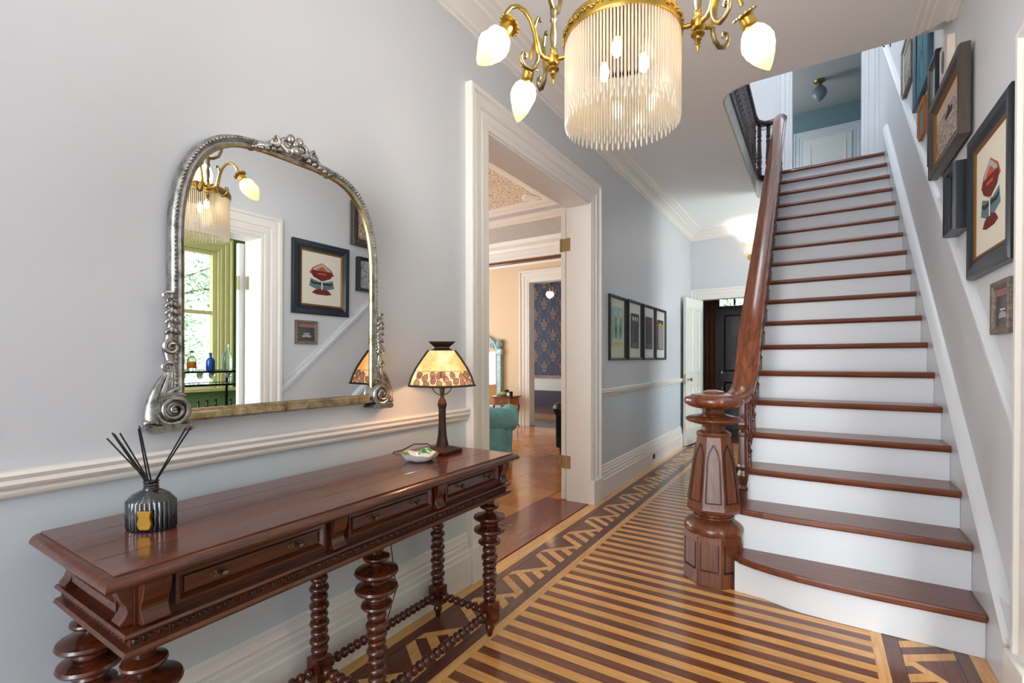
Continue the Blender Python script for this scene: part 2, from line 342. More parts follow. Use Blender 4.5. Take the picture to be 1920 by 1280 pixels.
def border(mirror, ya, yb):
    X = (lambda x: 2.205-x) if mirror else (lambda x: x)
    for x0, x1, mt in ((.0, .088, FL_LY), (.088, .135, FL_DY), (.315, .37, FL_DY), (.37, .412, FL_LY)):
        a, b = sorted((X(x0), X(x1))); strip(a, b, mt, ya, yb)
    xl, xr, P = .135, .315, .367
    k = math.ceil((ya+.4-2.439)/P)
    def out(poly, mt):
        poly = clip(clip(poly, 0, 1, yb), 0, -1, -ya)
        if len(poly) < 3: return
        ar = abs(sum(poly[i][0]*poly[(i+1) % len(poly)][1]-poly[(i+1) % len(poly)][0]*poly[i][1] for i in range(len(poly))))/2
        if ar > 6e-5: flat_piece([(X(a), b) for a, b in poly], mt)
    for u in range(k-1, k+40):
        Rk = 2.439+P*u
        if Rk-.4 > yb: break
        sB = (-.123)/(xr-xl); sA = .2/(xr-xl)
        yBp = lambda x: Rk-.254+sB*(x-xl)      # lower edge of the light band falling to the inner tip
        yA = lambda x: Rk-.2+sA*(x-xl)         # lower edge of the light band rising to the next tip
        out([(xl, yBp(xl)), (xr, yBp(xr)), (xr, yBp(xr)+.056), (xl, yBp(xl)+.054)], FL_LY)
        for j in range(1, 9):
            a = .056*j; q = [(xl, yBp(xl)+a), (xr, yBp(xr)+a), (xr, yBp(xr)+a+.056), (xl, yBp(xl)+a+.056)]
            q = clip(q, -sA, 1, Rk-.2-sA*xl)
            if len(q) > 2: out(q, FL_DY if j % 2 else FL_LY)
        A = [(xl, yA(xl)), (xr, yA(xr)), (xr, yA(xr)+.055), (xl, yA(xl)+.055)]
        nB = lambda x: Rk+P-.254+sB*(x-xl)
        A = clip(A, -sB, 1, nB(xl)-sB*xl); out(A, FL_LY)
        T = [(xl, yA(xl)+.055), (xr, yA(xr)+.055), (xr, nB(xr)+.3), (xl, nB(xl))]
        T = clip(T, -sB, 1, nB(xl)-sB*xl); T = clip(T, sA, -1, -(Rk-.2-sA*xl+.055))
        if len(T) > 2: out(T, FL_DY)
border(False, YA, YB); border(True, YA, 2.75)
# ---- threshold and parlour floor
struct(B(-.40, 2.23, -.1, -.005, 3.69, .004).build('trim_threshold', THRESH), 'dark wooden threshold board in the wide doorway')
MB().box(-.29, 2.90, .004, -.262, 2.93, .006).build('bolt_plate', HINGE, bpy.data.objects['trim_threshold'])
pf = struct(B(-5.4, 1.0, -.12, -.19, 7.54, -.012).build('floor_parlour', PQ_X))
pm = {}
for ax, mt in (('x', PQ_X), ('y', PQ_Y)):
    me = B(.0006, .0006, -.012, .2994, .2994, 0).mesh('parquet_block'); me.materials.append(mt); pm[ax] = me
for i in range(12):
    for j in range(18):
        x = -.40-.3*(i+1); y = 2.1+.3*j
        obj('parquet_block', pm['x' if (i+j) % 2 else 'y'], None, pf, loc=(x, y, random.uniform(-.0006, 0)))
# ---- walls with openings
def wall_y(name, x0, x1, ya, yb, zt, mat, openings=(), z0=0):
    """wall running along y; openings (y0,y1,za,zb)"""
    m = MB(); y = ya
    for (o0, o1, za, zb) in sorted(openings):
        m.box(x0, y, z0, x1, o0, zt)
        if za > z0: m.box(x0, o0, z0, x1, o1, za)
        if zb < zt: m.box(x0, o0, zb, x1, o1, zt)
        y = o1
    m.box(x0, y, z0, x1, yb, zt); return struct(m.build(name, mat))
def wall_x(name, y0, y1, xa, xb, zt, mat, openings=(), z0=0):
    m = MB(); x = xa
    for (o0, o1, za, zb) in sorted(openings):
        m.box(x, y0, z0, o0, y1, zt)
        if za > z0: m.box(o0, y0, z0, o1, y1, za)
        if zb < zt: m.box(o0, y0, zb, o1, y1, zt)
        x = o1
    m.box(x, y0, z0, xb, y1, zt); return struct(m.build(name, mat))
wall_y('wall_left', -.185, 0, -4.75, 7.5, 3.1, WALL, [(2.23, 3.69, 0, 2.5)])
wall_y('wall_right', 2.2, 2.385, -4.75, 7.0, 6.0, WALLU, [(1.10, 2.13, 0, 2.13), (6.24, 6.98, .4, 2.8)])
wall_y('wall_right_end', 2.2, 2.385, 7.0, 7.64, 3.1, WALLU)
wall_x('wall_far', 7.5, 7.64, 0, 2.2, 3.1, WALL, [(.155, 1.0, 0, 2.09)])
wall_x('wall_back', -4.9, -4.75, -.19, 2.39, 3.1, WALL, [(.12, 2.08, .2, 2.95)])
# ---- hall ceiling with the stairwell cut out
well = [(2.2, 3.67)]+[(1.2-.2*sin(t*PI/12), 3.87-.2*cos(t*PI/12)) for t in range(0, 7)]+[(1.0, 6.25)]+[(1.2-.2*cos(t*PI/12), 6.25+.2*sin(t*PI/12)) for t in range(1, 7)]+[(1.2, 6.14), (2.2, 6.14)]
struct(MB().ext([(0, -4.75), (2.2, -4.75)]+well+[(2.2, 7.5), (0, 7.5)], 'z', 3.1, 3.27).build('ceiling', CEIL))
FASC = noisy('embossed_silver_paper', [(.35, (176, 178, 170)), (.6, (206, 206, 196))], 34, .45, 0, bump=.8)
wp = [(a, b) for a, b in well[1:-2]]
struct(MB().sweep(wp, [(0, 3.101), (-.012, 3.101), (-.012, 3.122), (-.006, 3.127), (-.006, 3.3), (0, 3.3)], False, lambda a, b, d: (a, b, d)).build('trim_stairwell_fascia', FASC), 'embossed silver-grey band round the stairwell opening')
struct(MB().sweep(wp, [(.03, 3.3), (-.02, 3.3), (-.028, 3.318), (-.02, 3.336), (.03, 3.336)], False, lambda a, b, d: (a, b, d)).build('trim_stairwell_nosing', LRAIL), 'dark wooden nosing along the edge of the landing')
struct(MB().ext([(-.19, 1.0), (2.2, 1.0)]+[(a, b) for a, b in well]+[(2.2, 7.0), (-.19, 7.0)], 'z', 3.272, 3.299).build('floor_landing', TREAD))
# ---- cornice, chair rail, baseboards of the hall
CROWN = [(0, 3.1), (0, 2.97), (.012, 2.97), (.014, 2.985), (.03, 2.99), (.034, 3.005), (.05, 3.02), (.085, 3.04), (.10, 3.045), (.105, 3.06), (.13, 3.068), (.14, 3.08), (.165, 3.084), (.17, 3.1)]
def run_y(prof, x, sgn, y0, y1):      # profile (out,z) along y from wall face x
    return MB().add([(x+sgn*o, y0, z) for o, z in prof]+[(x+sgn*o, y1, z) for o, z in prof],
                    [tuple(range(len(prof))), tuple(range(2*len(prof)-1, len(prof)-1, -1))]+[(i, (i+1) % len(prof), len(prof)+(i+1) % len(prof), len(prof)+i) for i in range(len(prof))])
def run_x(prof, y, sgn, x0, x1):
    return MB().add([(x0, y+sgn*o, z) for o, z in prof]+[(x1, y+sgn*o, z) for o, z in prof],
                    [tuple(range(len(prof))), tuple(range(2*len(prof)-1, len(prof)-1, -1))]+[(i, (i+1) % len(prof), len(prof)+(i+1) % len(prof), len(prof)+i) for i in range(len(prof))])
SM = 30
struct(run_y(CROWN, 0, 1, -4.75, 7.5).build('trim_crown_left', TRIM, smooth=SM))
struct(run_x(CROWN, 7.5, -1, .0, 1.2).build('trim_crown_far', TRIM, smooth=SM))
_k = len(CROWN)
struct(MB().add([(2.2-o*.85, -4.75, z) for o, z in CROWN]+[(2.2-o*.85, 3.35+o*1.88, z) for o, z in CROWN], [tuple(range(_k)), tuple(range(2*_k-1, _k-1, -1))]+[(i, (i+1) % _k, _k+(i+1) % _k, _k+i) for i in range(_k)]).build('trim_crown_right', TRIM, smooth=SM))
CHAIR = [(0, .882), (.012, .882), (.020, .888), (.022, .897), (.016, .903), (.026, .906), (.032, .916), (.028, .926), (.030, .929), (.034, .937), (.028, .946), (0, .946)]
struct(run_y(CHAIR, 0, 1, -4.75, 2.035).build('trim_chair_rail_left', TRIM, smooth=50))
struct(run_y(CHAIR, 0, 1, 3.885, 7.5).build('trim_chair_rail_left', TRIM, smooth=50))
BASE = [(0, 0), (.034, 0), (.034, .155), (.028, .165), (.028, .185), (.022, .19), (.022, .215), (.014, .222), (.018, .235), (.010, .25), (.010, .268), (0, .275)]
struct(run_y(BASE, 0, 1, -4.75, 2.035).build('baseboard_left', TRIM, smooth=SM))
struct(run_y(BASE, 0, 1, 3.885, 7.5).build('baseboard_left', TRIM, smooth=SM))
# ---- door casings
def cprof(w, t): return [(0, 0), (0, t*.45), (w*.06, t*.55), (w*.10, t*.5), (w*.16, t*.5), (w*.20, t*.62), (w*.36, t*.62), (w*.40, t*.5), (w*.46, t*.5), (w*.5, t*.72), (w*.70, t*.78), (w*.74, t*.66), (w*.8, t*.7), (w*.86, t), (w*.97, t), (w, t*.9), (w, 0)]
def casing(name, s0, s1, zt, w, t, place, mat=TRIM, z0=0):
    """three-sided moulded casing; place(s,z,thickness)->xyz"""
    path = [(s0, z0), (s0, zt), (s1, zt), (s1, z0)]
    return struct(MB().sweep(path, cprof(w, t), False, place).build(name, mat, smooth=SM))
casing('trim_doorway_hall', 2.23, 3.69, 2.5, .188, .045, lambda s, z, d: (d, s, z))
casing('trim_doorway_parlour_side', 2.23, 3.69, 2.5, .188, .02, lambda s, z, d: (-.185-d, s, z))
casing('trim_bar_doorway', 1.10, 2.13, 2.13, .175, .042, lambda s, z, d: (2.2-d, s, z))
casing('trim_far_doorway', .155, 1.0, 2.09, .155, .03, lambda s, z, d: (s, 7.5-d, z))
for nm, (a, b) in {'a': (2.04, 2.23), 'b': (3.69, 3.88)}.items():
    struct(MB().ext([(0, a-.005), (.052, a-.005), (.052, b+.005), (0, b+.005)], 'z', 0, .20).build('trim_plinth_block', TRIM, bevel=.004))
struct(B(2.142, 2.125, 0, 2.2, 2.312, .20).build('trim_plinth_block', TRIM, bevel=.004))
# jamb linings
struct(MB().box(-.205, 2.21, .004, .012, 2.232, 2.5).box(-.205, 3.688, .004, .012, 3.71, 2.5).box(-.205, 2.21, 2.488, .012, 3.71, 2.51).build('trim_jamb_parlour', WHITE))
struct(MB().box(2.19, 1.08, 0, 2.40, 1.102, 2.13).box(2.19, 2.128, 0, 2.40, 2.15, 2.13).box(2.19, 1.08, 2.118, 2.40, 2.15, 2.14).build('trim_jamb_bar', WHITE))
# ---- outlet on the far baseboard
o = thing('power_outlet', 'black power outlet set low in the white baseboard', 'outlet', (.034, 5.46, .075), PI/2)
MB().box(-.035, -.006, 0, .035, 0, .055).build('outlet_plate', BLK, o, bevel=.002)
for s in (-.015, .015): MB().box(s-.008, -.009, .016, s+.008, -.005, .042).build('socket', BLACKM, o)

# ================================================================== parlour shell
PZ = 3.36
wall_x('wall_parlour_far', 7.54, 7.68, -5.4, -.185, PZ, CREAM, [(-2.81, -1.75, 0, 2.63)])
wall_y('wall_parlour_side', -5.54, -5.4, 1.0, 7.54, PZ, CREAM, [(2.55, 3.85, .6, 2.9), (4.95, 6.25, .6, 2.9)])
wall_x('wall_parlour_near', .86, 1.0, -5.4, -.185, PZ, CREAM)
wall_y('wall_parlour_hall_side', -.189, -.185, 1.0, 7.54, PZ, CREAM, [(2.05, 3.88, 0, 2.69)])
struct(B(-5.4, 1.0, PZ, -.185, 7.54, PZ+.06).build('ceiling_parlour', PAPER_G))
casing('trim_parlour_doorway', -2.81, -1.75, 2.63, .2, .05, lambda s, z, d: (s, 7.54-d, z))
struct(MB().box(-2.83, 7.52, 0, -2.808, 7.70, 2.63).box(-1.752, 7.52, 0, -1.73, 7.70, 2.63).box(-2.83, 7.52, 2.61, -1.73, 7.70, 2.64).build('trim_parlour_jamb', WHITE))
struct(run_x([(0, 0), (.03, 0), (.03, .2), (.012, .24), (0, .25)], 7.54, -1, -5.4, -3.03).build('baseboard_parlour_far', TRIM))
struct(run_x([(0, 2.99), (.02, 2.99), (.03, 3.01), (.02, 3.045), (0, 3.05)], 7.54, -1, -5.4, -.19).build('trim_picture_rail', BRWOOD), 'brown carved picture rail')
struct(run_x([(0, 2.94), (.012, 2.94), (.02, 2.98), (0, 2.99)], 7.54, -1, -5.4, -.19).build('trim_picture_rail_white', TRIM))
struct(run_x([(0, 3.06), (.03, 3.06), (.035, 3.11), (.02, 3.12), (.02, 3.2), (.06, 3.21), (.08, 3.26), (.2, 3.29), (.22, PZ), (0, PZ)], 7.54, -1, -5.4, -.19).build('trim_parlour_cornice', TRIM, smooth=SM))
pan = [(-4.3, 2.3), (-1.45, 2.3), (-1.45, 5.62), (-4.3, 5.62)]
mk = lambda prof, nm, mt, lab=None: struct(MB().sweep(pan, prof, True, lambda a, b, d: (a, b, PZ-d)).build(nm, mt, smooth=SM), lab)
struct(B(-4.3, 2.3, PZ-.012, -1.45, 5.62, PZ).build('trim_ceiling_panel', PAPER_B), 'beige patterned paper panel on the parlour ceiling')
mk([(.02, 0), (.02, .03), (-.06, .05), (-.14, .04), (-.2, .05), (-.24, .03), (-.26, 0)], 'trim_ceiling_moulding', TRIM)
mk([(-.26, 0), (-.26, .006), (-.48, .006), (-.48, 0)], 'trim_ceiling_band', LAV)
mk([(-.48, 0), (-.48, .03), (-.56, .05), (-.64, .04), (-.7, .05), (-.74, .03), (-.76, 0)], 'trim_ceiling_moulding', TRIM)
for cx_, cy_ in ((-1.58, 5.49),):
    MB().ext(arc(0, 0, .13, 180, 360, 10)+arc(0, .02, .06, 0, 180, 8), 'z', -.03, 0).build('corner_ornament', TRIM, bpy.data.objects['trim_ceiling_moulding'], loc=(cx_, cy_, PZ-.012))
# ---- back room beyond the parlour
struct(B(-6.1, 7.54, -.12, -.3, 11.0, -.004).build('floor_back_room', FL_DY))
fb = bpy.data.objects['floor_back_room']
for i in range(12):
    MB().ext([(-4.6+.22*i, 8.6), (-4.52+.22*i, 8.6), (-3.62+.22*i, 9.4), (-3.70+.22*i, 9.4)], 'z', -.004, 0).build('inlay_piece', FL_LY, fb)
wall_x('wall_back_room', 10.9, 11.0, -6.1, -.3, 3.3, DAMASK, z0=.76)
struct(B(-6.1, 10.9, 0, -.3, 11.0, .76).build('wall_back_room_dado', plain('stone_paint', (196, 190, 178), .6)))
struct(B(-6.1, 10.87, .745, -.3, 10.9, .815).build('trim_dado_rail', BRWOOD), 'orange-brown dado rail below the dark wallpaper')
struct(B(-6.1, 10.87, 0, -.3, 10.9, .42).build('baseboard_back_room', plain('plum_paint', (58, 44, 58), .4)))
wall_y('wall_back_room_side', -6.2, -6.1, 7.68, 11.0, 3.3, DAMASK, [(8.6, 10.0, .6, 2.8)])
struct(B(-6.1, 7.54, 3.3, -.3, 11.0, 3.4).build('ceiling_back_room', CEIL))
wall_y('wall_back_room_hall_side', -.32, -.3, 7.68, 11.0, 3.3, DAMASK)
def petal(cx, cy, r0, a, w, n=7):
    d = (cos(a), sin(a)); e = (-d[1], d[0]); L = []; Rr = []
    for i in range(n+1):
        t = i/n; h = w*sin(PI*min(1, t*1.02))**.7*(.5+.7*t); L.append((cx+d[0]*r0*t+e[0]*h, cy+d[1]*r0*t+e[1]*h)); Rr.append((cx+d[0]*r0*t-e[0]*h, cy+d[1]*r0*t-e[1]*h))
    return L+Rr[::-1][1:-1]
m = MB()
for a, r0, w in ((PI/2, .21, .035), (PI/2+.75, .16, .028), (PI/2-.75, .16, .028), (PI/2+1.5, .11, .022), (PI/2-1.5, .11, .022)): m.ext(petal(0, 0, r0, a, w), 'y', 10.895, 10.8995)
for a in (-PI/2-.6, -PI/2, -PI/2+.6): m.ext(petal(0, -.01, .12, a, .022), 'y', 10.895, 10.8995)
for sx in (-1, 1): m.ext([(sx*(.17+.014*q)*cos(t), .02+(.24+.014*q)*sin(t)) for q, ts in ((0, [i*PI/12-PI/3 for i in range(9)]), (1, [PI/3-i*PI/12 for i in range(9)])) for t in ts], 'y', 10.896, 10.8995)
mo = m.mesh('wallpaper_motif'); wb = bpy.data.objects['wall_back_room']
for r_ in range(9):
    for c_ in range(6): obj('wallpaper_motif', mo, MOTIF, wb, loc=(-4.86+.52*c_+(.26 if r_ % 2 else 0), 0, 1.0+.27*r_))

# ================================================================== vestibule beyond the far door
struct(B(-1.2, 7.5, -.12, 2.6, 9.6, 0).build('floor_vestibule', FL_DY))
wall_x('wall_vestibule', 9.0, 9.12, -1.2, 2.6, 3.1, DAMASK, [(.12, 1.2, 0, 2.42)])
struct(B(-1.2, 7.64, 3.1, 2.6, 9.1, 3.2).build('ceiling_vestibule', CEIL)); wall_y('wall_vestibule_side', -1.3, -1.2, 7.6, 9.1, 3.1, DAMASK, [(7.9, 8.7, .8, 2.6)]); wall_y('wall_vestibule_inner', 1.9, 2.0, 7.64, 9.0, 3.1, DAMASK)
casing('trim_vestibule_door', .12, 1.2, 2.42, .25, .09, lambda s, z, d: (s, 9.0-d, z), BRWOOD)
struct(B(-1.2, 8.97, 0, -.13, 9.0, .8).build('trim_vestibule_dado', plain('pale_dado', (212, 206, 194), .5))); struct(B(-1.2, 8.96, .8, -.13, 9.0, .86).build('trim_vestibule_rail', BRWOOD))
d = struct(MB().box(.118, 9.02, 0, 1.202, 9.07, 2.085).build('door_3', DKDOOR, bevel=.004), 'dark panelled front door with a glazed transom above')
for (a, b, c, e) in ((.24, .58, 1.0, 1.98), (.74, 1.08, 1.0, 1.98), (.24, .58, .15, .82), (.74, 1.08, .15, .82)):
    MB().sweep([(a, c), (b, c), (b, e), (a, e)], [(0, -9.02), (0, -9.0), (.03, -9.012), (.03, -9.02)], True).build('door_panel', DKDOOR, d)
MB().lathe([(.0, 0), (.026, .005), (.03, .02), (.018, .03), (.012, .04), (.012, .05)], 14, (.20, 8.97, .98), Matrix.Rotation(-PI/2, 3, 'X')).build('door_knob', CHROME, d, 40)
MB().lathe([(.0, 0), (.02, .005), (.02, .02)], 12, (.20, 9.0, .70), Matrix.Rotation(-PI/2, 3, 'X')).build('lock', CHROME, d, 40)
w = struct(MB().sweep([(.118, 2.085), (1.202, 2.085), (1.202, 2.425), (.118, 2.425)], [(0, -9.06), (0, -9.01), (.05, -9.01), (.05, -9.06)], True).build('window_2', DKDOOR), 'glazed transom window above the dark front door')
for q in (.40, .66, .92): MB().box(q-.012, 9.02, 2.14, q+.012, 9.05, 2.35).build('glazing_bar', DKDOOR, w)
for q in (.19, .412, .672, .932): MB().box(q, 9.03, 2.14, q+.23, 9.034, 2.35).build('pane', GLASS, w)

# ================================================================== bar room (seen in the mirror)
BX = 5.0
struct(B(2.385, -.7, -.12, BX, 3.7, 0).build('floor_bar_room', FL_DY)); struct(B(2.385, -.7, 3.1, BX, 3.7, 3.2).build('ceiling_bar_room', CEIL))
wall_y('wall_bar_room_window', BX, BX+.2, -.7, 3.7, 3.1, GREEN, [(2.44, 3.18, .75, 2.5)])
wall_x('wall_bar_room_far', 3.6, 3.7, 2.385, BX, 3.1, GREEN); wall_x('wall_bar_room_near', -.85, -.72, 2.385, BX, 3.1, GREEN, [(2.9, 4.3, .6, 2.7)])
wall_y('wall_bar_room_hall_side', 2.385, 2.389, -.7, 3.7, 3.1, GREEN, [(1.02, 2.2, 0, 2.2)])
casing('trim_bar_window', 2.44, 3.18, 2.5, .18, .05, lambda s, z, d: (BX-d, s, z), BARTRIM, .75)
struct(B(BX-.09, 2.2, .71, BX+.1, 3.42, .752).build('trim_window_sill', BARTRIM, bevel=.004))
w = struct(MB().sweep([(2.44, .76), (3.18, .76), (3.18, 2.5), (2.44, 2.5)], [(0, -BX-.1), (0, -BX-.02), (.045, -BX-.02), (.045, -BX-.1)], True, lambda a, b, d: (-d, a, b)).build('window_1', BARTRIM), 'tall sash window with olive frame looking onto trees')
MB().box(BX+.03, 2.485, 1.69, BX+.09, 3.135, 1.735).build('meeting_rail', BARTRIM, w)
for z0_, z1_ in ((.8, 1.69), (1.735, 2.455)): MB().box(BX+.05, 2.80, z0_, BX+.075, 2.824, z1_).build('glazing_bar', BARTRIM, w)
for z0_, z1_ in ((.8, 1.69), (1.735, 2.455)):
    for a, b in ((2.485, 2.80), (2.824, 3.135)): MB().box(BX+.06, a, z0_, BX+.064, b, z1_).build('pane', GLASS, w)

# ================================================================== upper landing and bedroom
wall_x('wall_landing_far', 7.0, 7.14, -.185, 2.2, 6.0, WALLU, [(1.33, 2.04, 3.3, 5.75)], z0=3.28)
wall_y('wall_landing_side', -.285, -.185, 1.0, 7.0, 6.0, WALLU, [(4.0, 5.8, 4.1, 5.7)], z0=3.43)
wall_x('wall_landing_near', .9, 1.0, -.185, 2.2, 6.0, WALLU, z0=3.3)
struct(B(-.285, .9, 6.0, 2.39, 7.14, 6.1).build('ceiling_landing', CEIL))
casing('trim_landing_doorway', 1.33, 2.04, 5.75, .165, .04, lambda s, z, d: (s, 7.0-d, z), TRIM_C, 3.3)
struct(run_x([(0, 4.18), (.02, 4.18), (.03, 4.215), (.02, 4.245), (0, 4.25)], 7.0, -1, -.185, 1.16).build('trim_landing_chair_rail', TRIM_C))
struct(MB().box(1.31, 6.99, 3.3, 1.332, 7.15, 5.75).box(2.038, 6.99, 3.3, 2.06, 7.15, 5.75).build('trim_landing_jamb', TRIM_C))
BEDW = plain('teal_grey_paint', (122, 150, 158), .6); BEDC = plain('bedroom_ceiling_paint', (176, 178, 178), .8, bump=(60, .3))
struct(B(.0, 7.14, 3.28, 3.0, 9.4, 3.3).build('floor_bedroom', TREAD)); wall_x('wall_bedroom_far', 9.3, 9.4, .0, 3.0, 5.3, BEDW, z0=3.3)
struct(B(.0, 7.14, 5.28, 3.0, 9.4, 5.36).build('ceiling_bedroom', BEDC)); wall_y('wall_bedroom_side', -.05, .05, 7.14, 9.4, 5.3, BEDW, [(7.7, 8.9, 4.0, 5.0)], z0=3.3); wall_y('wall_bedroom_right', 2.35, 2.45, 7.14, 9.3, 5.3, BEDW, z0=3.3)
casing('trim_closet', 1.42, 2.06, 4.80, .15, .03, lambda s, z, d: (s, 9.3-d, z), TRIM_C, 3.3)
d = struct(B(1.42, 9.27, 3.3, 2.06, 9.3, 4.8).build('door_4', WHITE, bevel=.003), 'white bedroom closet door seen from below at the top of the stairs')
MB().sweep([(1.50, 4.05), (1.98, 4.05), (1.98, 4.72), (1.50, 4.72)], [(0, -9.27), (0, -9.262), (.02, -9.266), (.02, -9.27)], True).build('door_panel', WHITE, d)

# ================================================================== STAIRS
RUN, RISE = .2058, .1811
def part(mb, name, mat, t, **k): return mb.build(name, mat, t, loc=tuple(-Vector(t.location)), **k)
st = thing('staircase', 'straight staircase with dark wooden treads and white risers', 'staircase', (1.7, 2.6, 0))
XL, XR = 1.195, 2.168
zt = [0]+[n*RISE+.0042+.034 for n in range(1, 19)]; zt[1] = .188
yn = [0]+[2.3933+RUN*n for n in range(1, 19)]
def nosed(y0, y1, z, t=.034): return [(y0+.008, z-t), (y0, z-t*.7), (y0-.003, z-t*.4), (y0+.004, z-.004), (y0+.012, z), (y1, z), (y1, z-t)]
c1 = [(1.235, 2.78), (1.235, 2.72), (1.26, 2.685), (1.33, 2.65), (1.42, 2.622), (1.52, 2.60), (1.65, 2.587), (1.80, 2.583), (XR, 2.588)]
part(MB().ext(c1+[(XR, 2.86), (1.235, 2.86)], 'z', .154, .188), 'tread', TREAD, st, bevel=.009)
r1 = [(1.237, 2.85), (1.237, 2.71), (1.368, 2.694), (1.476, 2.652), (1.53, 2.638), (1.656, 2.628), (XR, 2.624)]
part(MB().ext(r1+[(XR, 2.66), (1.66, 2.66), (1.5, 2.70), (1.38, 2.73), (1.26, 2.75), (1.26, 2.85)], 'z', .001, .154), 'riser', TRIM_C, st, smooth=40)
for n in range(2, 18):
    xl = XL
    if n == 2:
        c2 = [(1.21, 2.87), (1.21, 2.84), (1.26, 2.82), (1.36, 2.806), (1.5, 2.80), (XR, 2.803)]
        part(MB().ext(c2+[(XR, 3.05), (1.21, 3.05)], 'z', zt[2]-.034, zt[2]), 'tread', TREAD, st, bevel=.009)
    else: part(MB().ext(nosed(yn[n], yn[n]+RUN+.04, zt[n]), 'x', xl, XR), 'tread', TREAD, st)
for n in range(2, 19): part(B(XL+.025, yn[n]+.03, zt[n-1], XR, yn[n]+.045, zt[n]-.034), 'riser', TRIM_C, st)
part(MB().ext(nosed(yn[18], yn[18]+.05, zt[18]), 'x', XL, XR), 'landing_nosing', TREAD, st)
sp = [(2.95, 0.001)]
for n in range(2, 19): sp += [(yn[n]+.046, zt[n-1]-.034), (yn[n]+.046, zt[n]-.036)]
sp += [(yn[18]+.06, zt[18]-.036), (yn[18]+.06, .001)]
part(MB().ext(sp, 'x', XL+.005, XL+.024), 'stringer', TRIM_C, st)
sk = lambda y, o: (y, NOSE(y)+o)
part(MB().ext([(2.335, .001), (2.335, .20), (2.42, .295), sk(2.56, .215), sk(6.18, .215), (6.18, 3.2), (6.10, 3.1), sk(3.1, -.5), (2.8, .001)], 'x', XR+.001, 2.199), 'wall_skirt', TRIM_C, st)
def slope_run(prof, y0, y1, o):      # profile (out, height) along the stair slope on the right wall
    k = len(prof); v = [(2.2-a, y, NOSE(y)+o+b) for y in (y0, y1) for a, b in prof]
    return MB().add(v, [tuple(range(k)), tuple(range(2*k-1, k-1, -1))]+[(i, (i+1) % k, k+(i+1) % k, k+i) for i in range(k)])
part(slope_run([(0, 0), (.038, 0), (.044, .012), (.036, .022), (.04, .034), (.028, .05), (.014, .06), (0, .062)], 2.36, 6.18, .2), 'skirt_cap', TRIM_C, st, smooth=30)
struct(slope_run([(0, 0), (.014, 0), (.022, .012), (.016, .026), (.03, .036), (.03, .056), (.02, .07), (.024, .08), (.01, .088), (0, .09)], 2.31, 6.99, .935).build('trim_stair_chair_rail', TRIM_C, smooth=30))
# ---- balustrade
NX, NY = 1.115, 2.82
bal = thing('stair_balustrade', 'polished brown balustrade with octagonal newel post and heavy curved handrail', 'balustrade', (NX, NY, 0))
FA = math.radians(-80.5)
oct_ = lambda prof, ph, n=8: MB().lathe([(r/cos(PI/8), z) for r, z in prof], n, (0, 0, 0), None, ph+PI/8)
nw = oct_([(.146, .001), (.146, .262), (.140, .27), (.1, .275)], FA-.13).build('newel_post', NEWEL, bal, bevel=.003)
MB().lathe([(.10, .26), (.146, .262), (.152, .275), (.153, .292), (.146, .308), (.13, .322), (.11, .333), (.098, .338), (.104, .345), (.104, .352), (.094, .357), (.094, .366), (.106, .372)], 36).build('newel_torus', NEWEL, nw, smooth=40)
oct_([(.09, .365), (.115, .372), (.131, .386), (.136, .40), (.134, .412), (.084, .785), (.07, .787)], FA).build('newel_shaft', NEWEL, nw, bevel=.002)
MB().lathe([(.06, .783), (.088, .785), (.091, .795), (.086, .805), (.062, .815), (.055, .83), (.062, .845), (.10, .852), (.135, .862), (.146, .872), (.146, .878), (.135, .888), (.10, .896), (.062, .904), (.055, .915), (.06, .93), (.09, .936), (.105, .942)], 36).build('newel_collar', NEWEL, nw, smooth=40)
MB().lathe([(.10, .938), (.13, .946), (.150, .96), (.156, .974), (.152, .988), (.138, .997), (.12, 1.002), (.115, 1.010), (.085, 1.014), (.06, 1.018), (.055, 1.027), (.03, 1.034), (0, 1.037)], 40).build('newel_cap', RAIL, nw, smooth=40)
def facept(s, z, out=0.):      # point on the shaft face (normal along +x): s across, z height
    a = .134+(.084-.134)*(z-.412)/(.785-.412); return (a+out, s, z)
lan = [(-.038, .44), (.038, .44), (.030, .66), (.022, .70), (0, .745), (-.022, .70), (-.030, .66)]
m = MB(); k = len(lan)
m.add([facept(s, z, .0008) for s, z in lan]+[facept(s, z, -.006) for s, z in lan], [tuple(range(k)), tuple(range(2*k-1, k-1, -1))]+[(i, (i+1) % k, k+(i+1) % k, k+i) for i in range(k)])
pm_ = m.mesh('lancet_panel')
m = MB(); P = lan+[lan[0]]
for (a, b), (c, d) in zip(P, P[1:]):
    L = math.hypot(c-a, d-b); q = max(1, int(L/.0085))
    for i in range(q):
        t = (i+.5)/q; x, y, z = facept(a+(c-a)*t, b+(d-b)*t, .0015); m.box(x-.004, y-.0046, z-.0028, x+.003, y+.0046, z+.0028)
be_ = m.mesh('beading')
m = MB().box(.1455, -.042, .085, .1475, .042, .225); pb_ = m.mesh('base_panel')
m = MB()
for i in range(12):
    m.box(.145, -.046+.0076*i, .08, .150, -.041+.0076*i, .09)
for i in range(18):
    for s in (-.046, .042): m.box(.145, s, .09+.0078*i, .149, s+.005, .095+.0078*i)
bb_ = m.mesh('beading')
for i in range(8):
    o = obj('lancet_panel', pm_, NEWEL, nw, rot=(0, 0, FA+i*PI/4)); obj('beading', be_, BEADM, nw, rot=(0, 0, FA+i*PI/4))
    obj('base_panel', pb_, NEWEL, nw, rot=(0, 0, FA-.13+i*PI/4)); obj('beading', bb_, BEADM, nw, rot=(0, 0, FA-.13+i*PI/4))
RX, RC = 1.245, .60
rz_ = lambda y: .88*(y-2.393)+RC
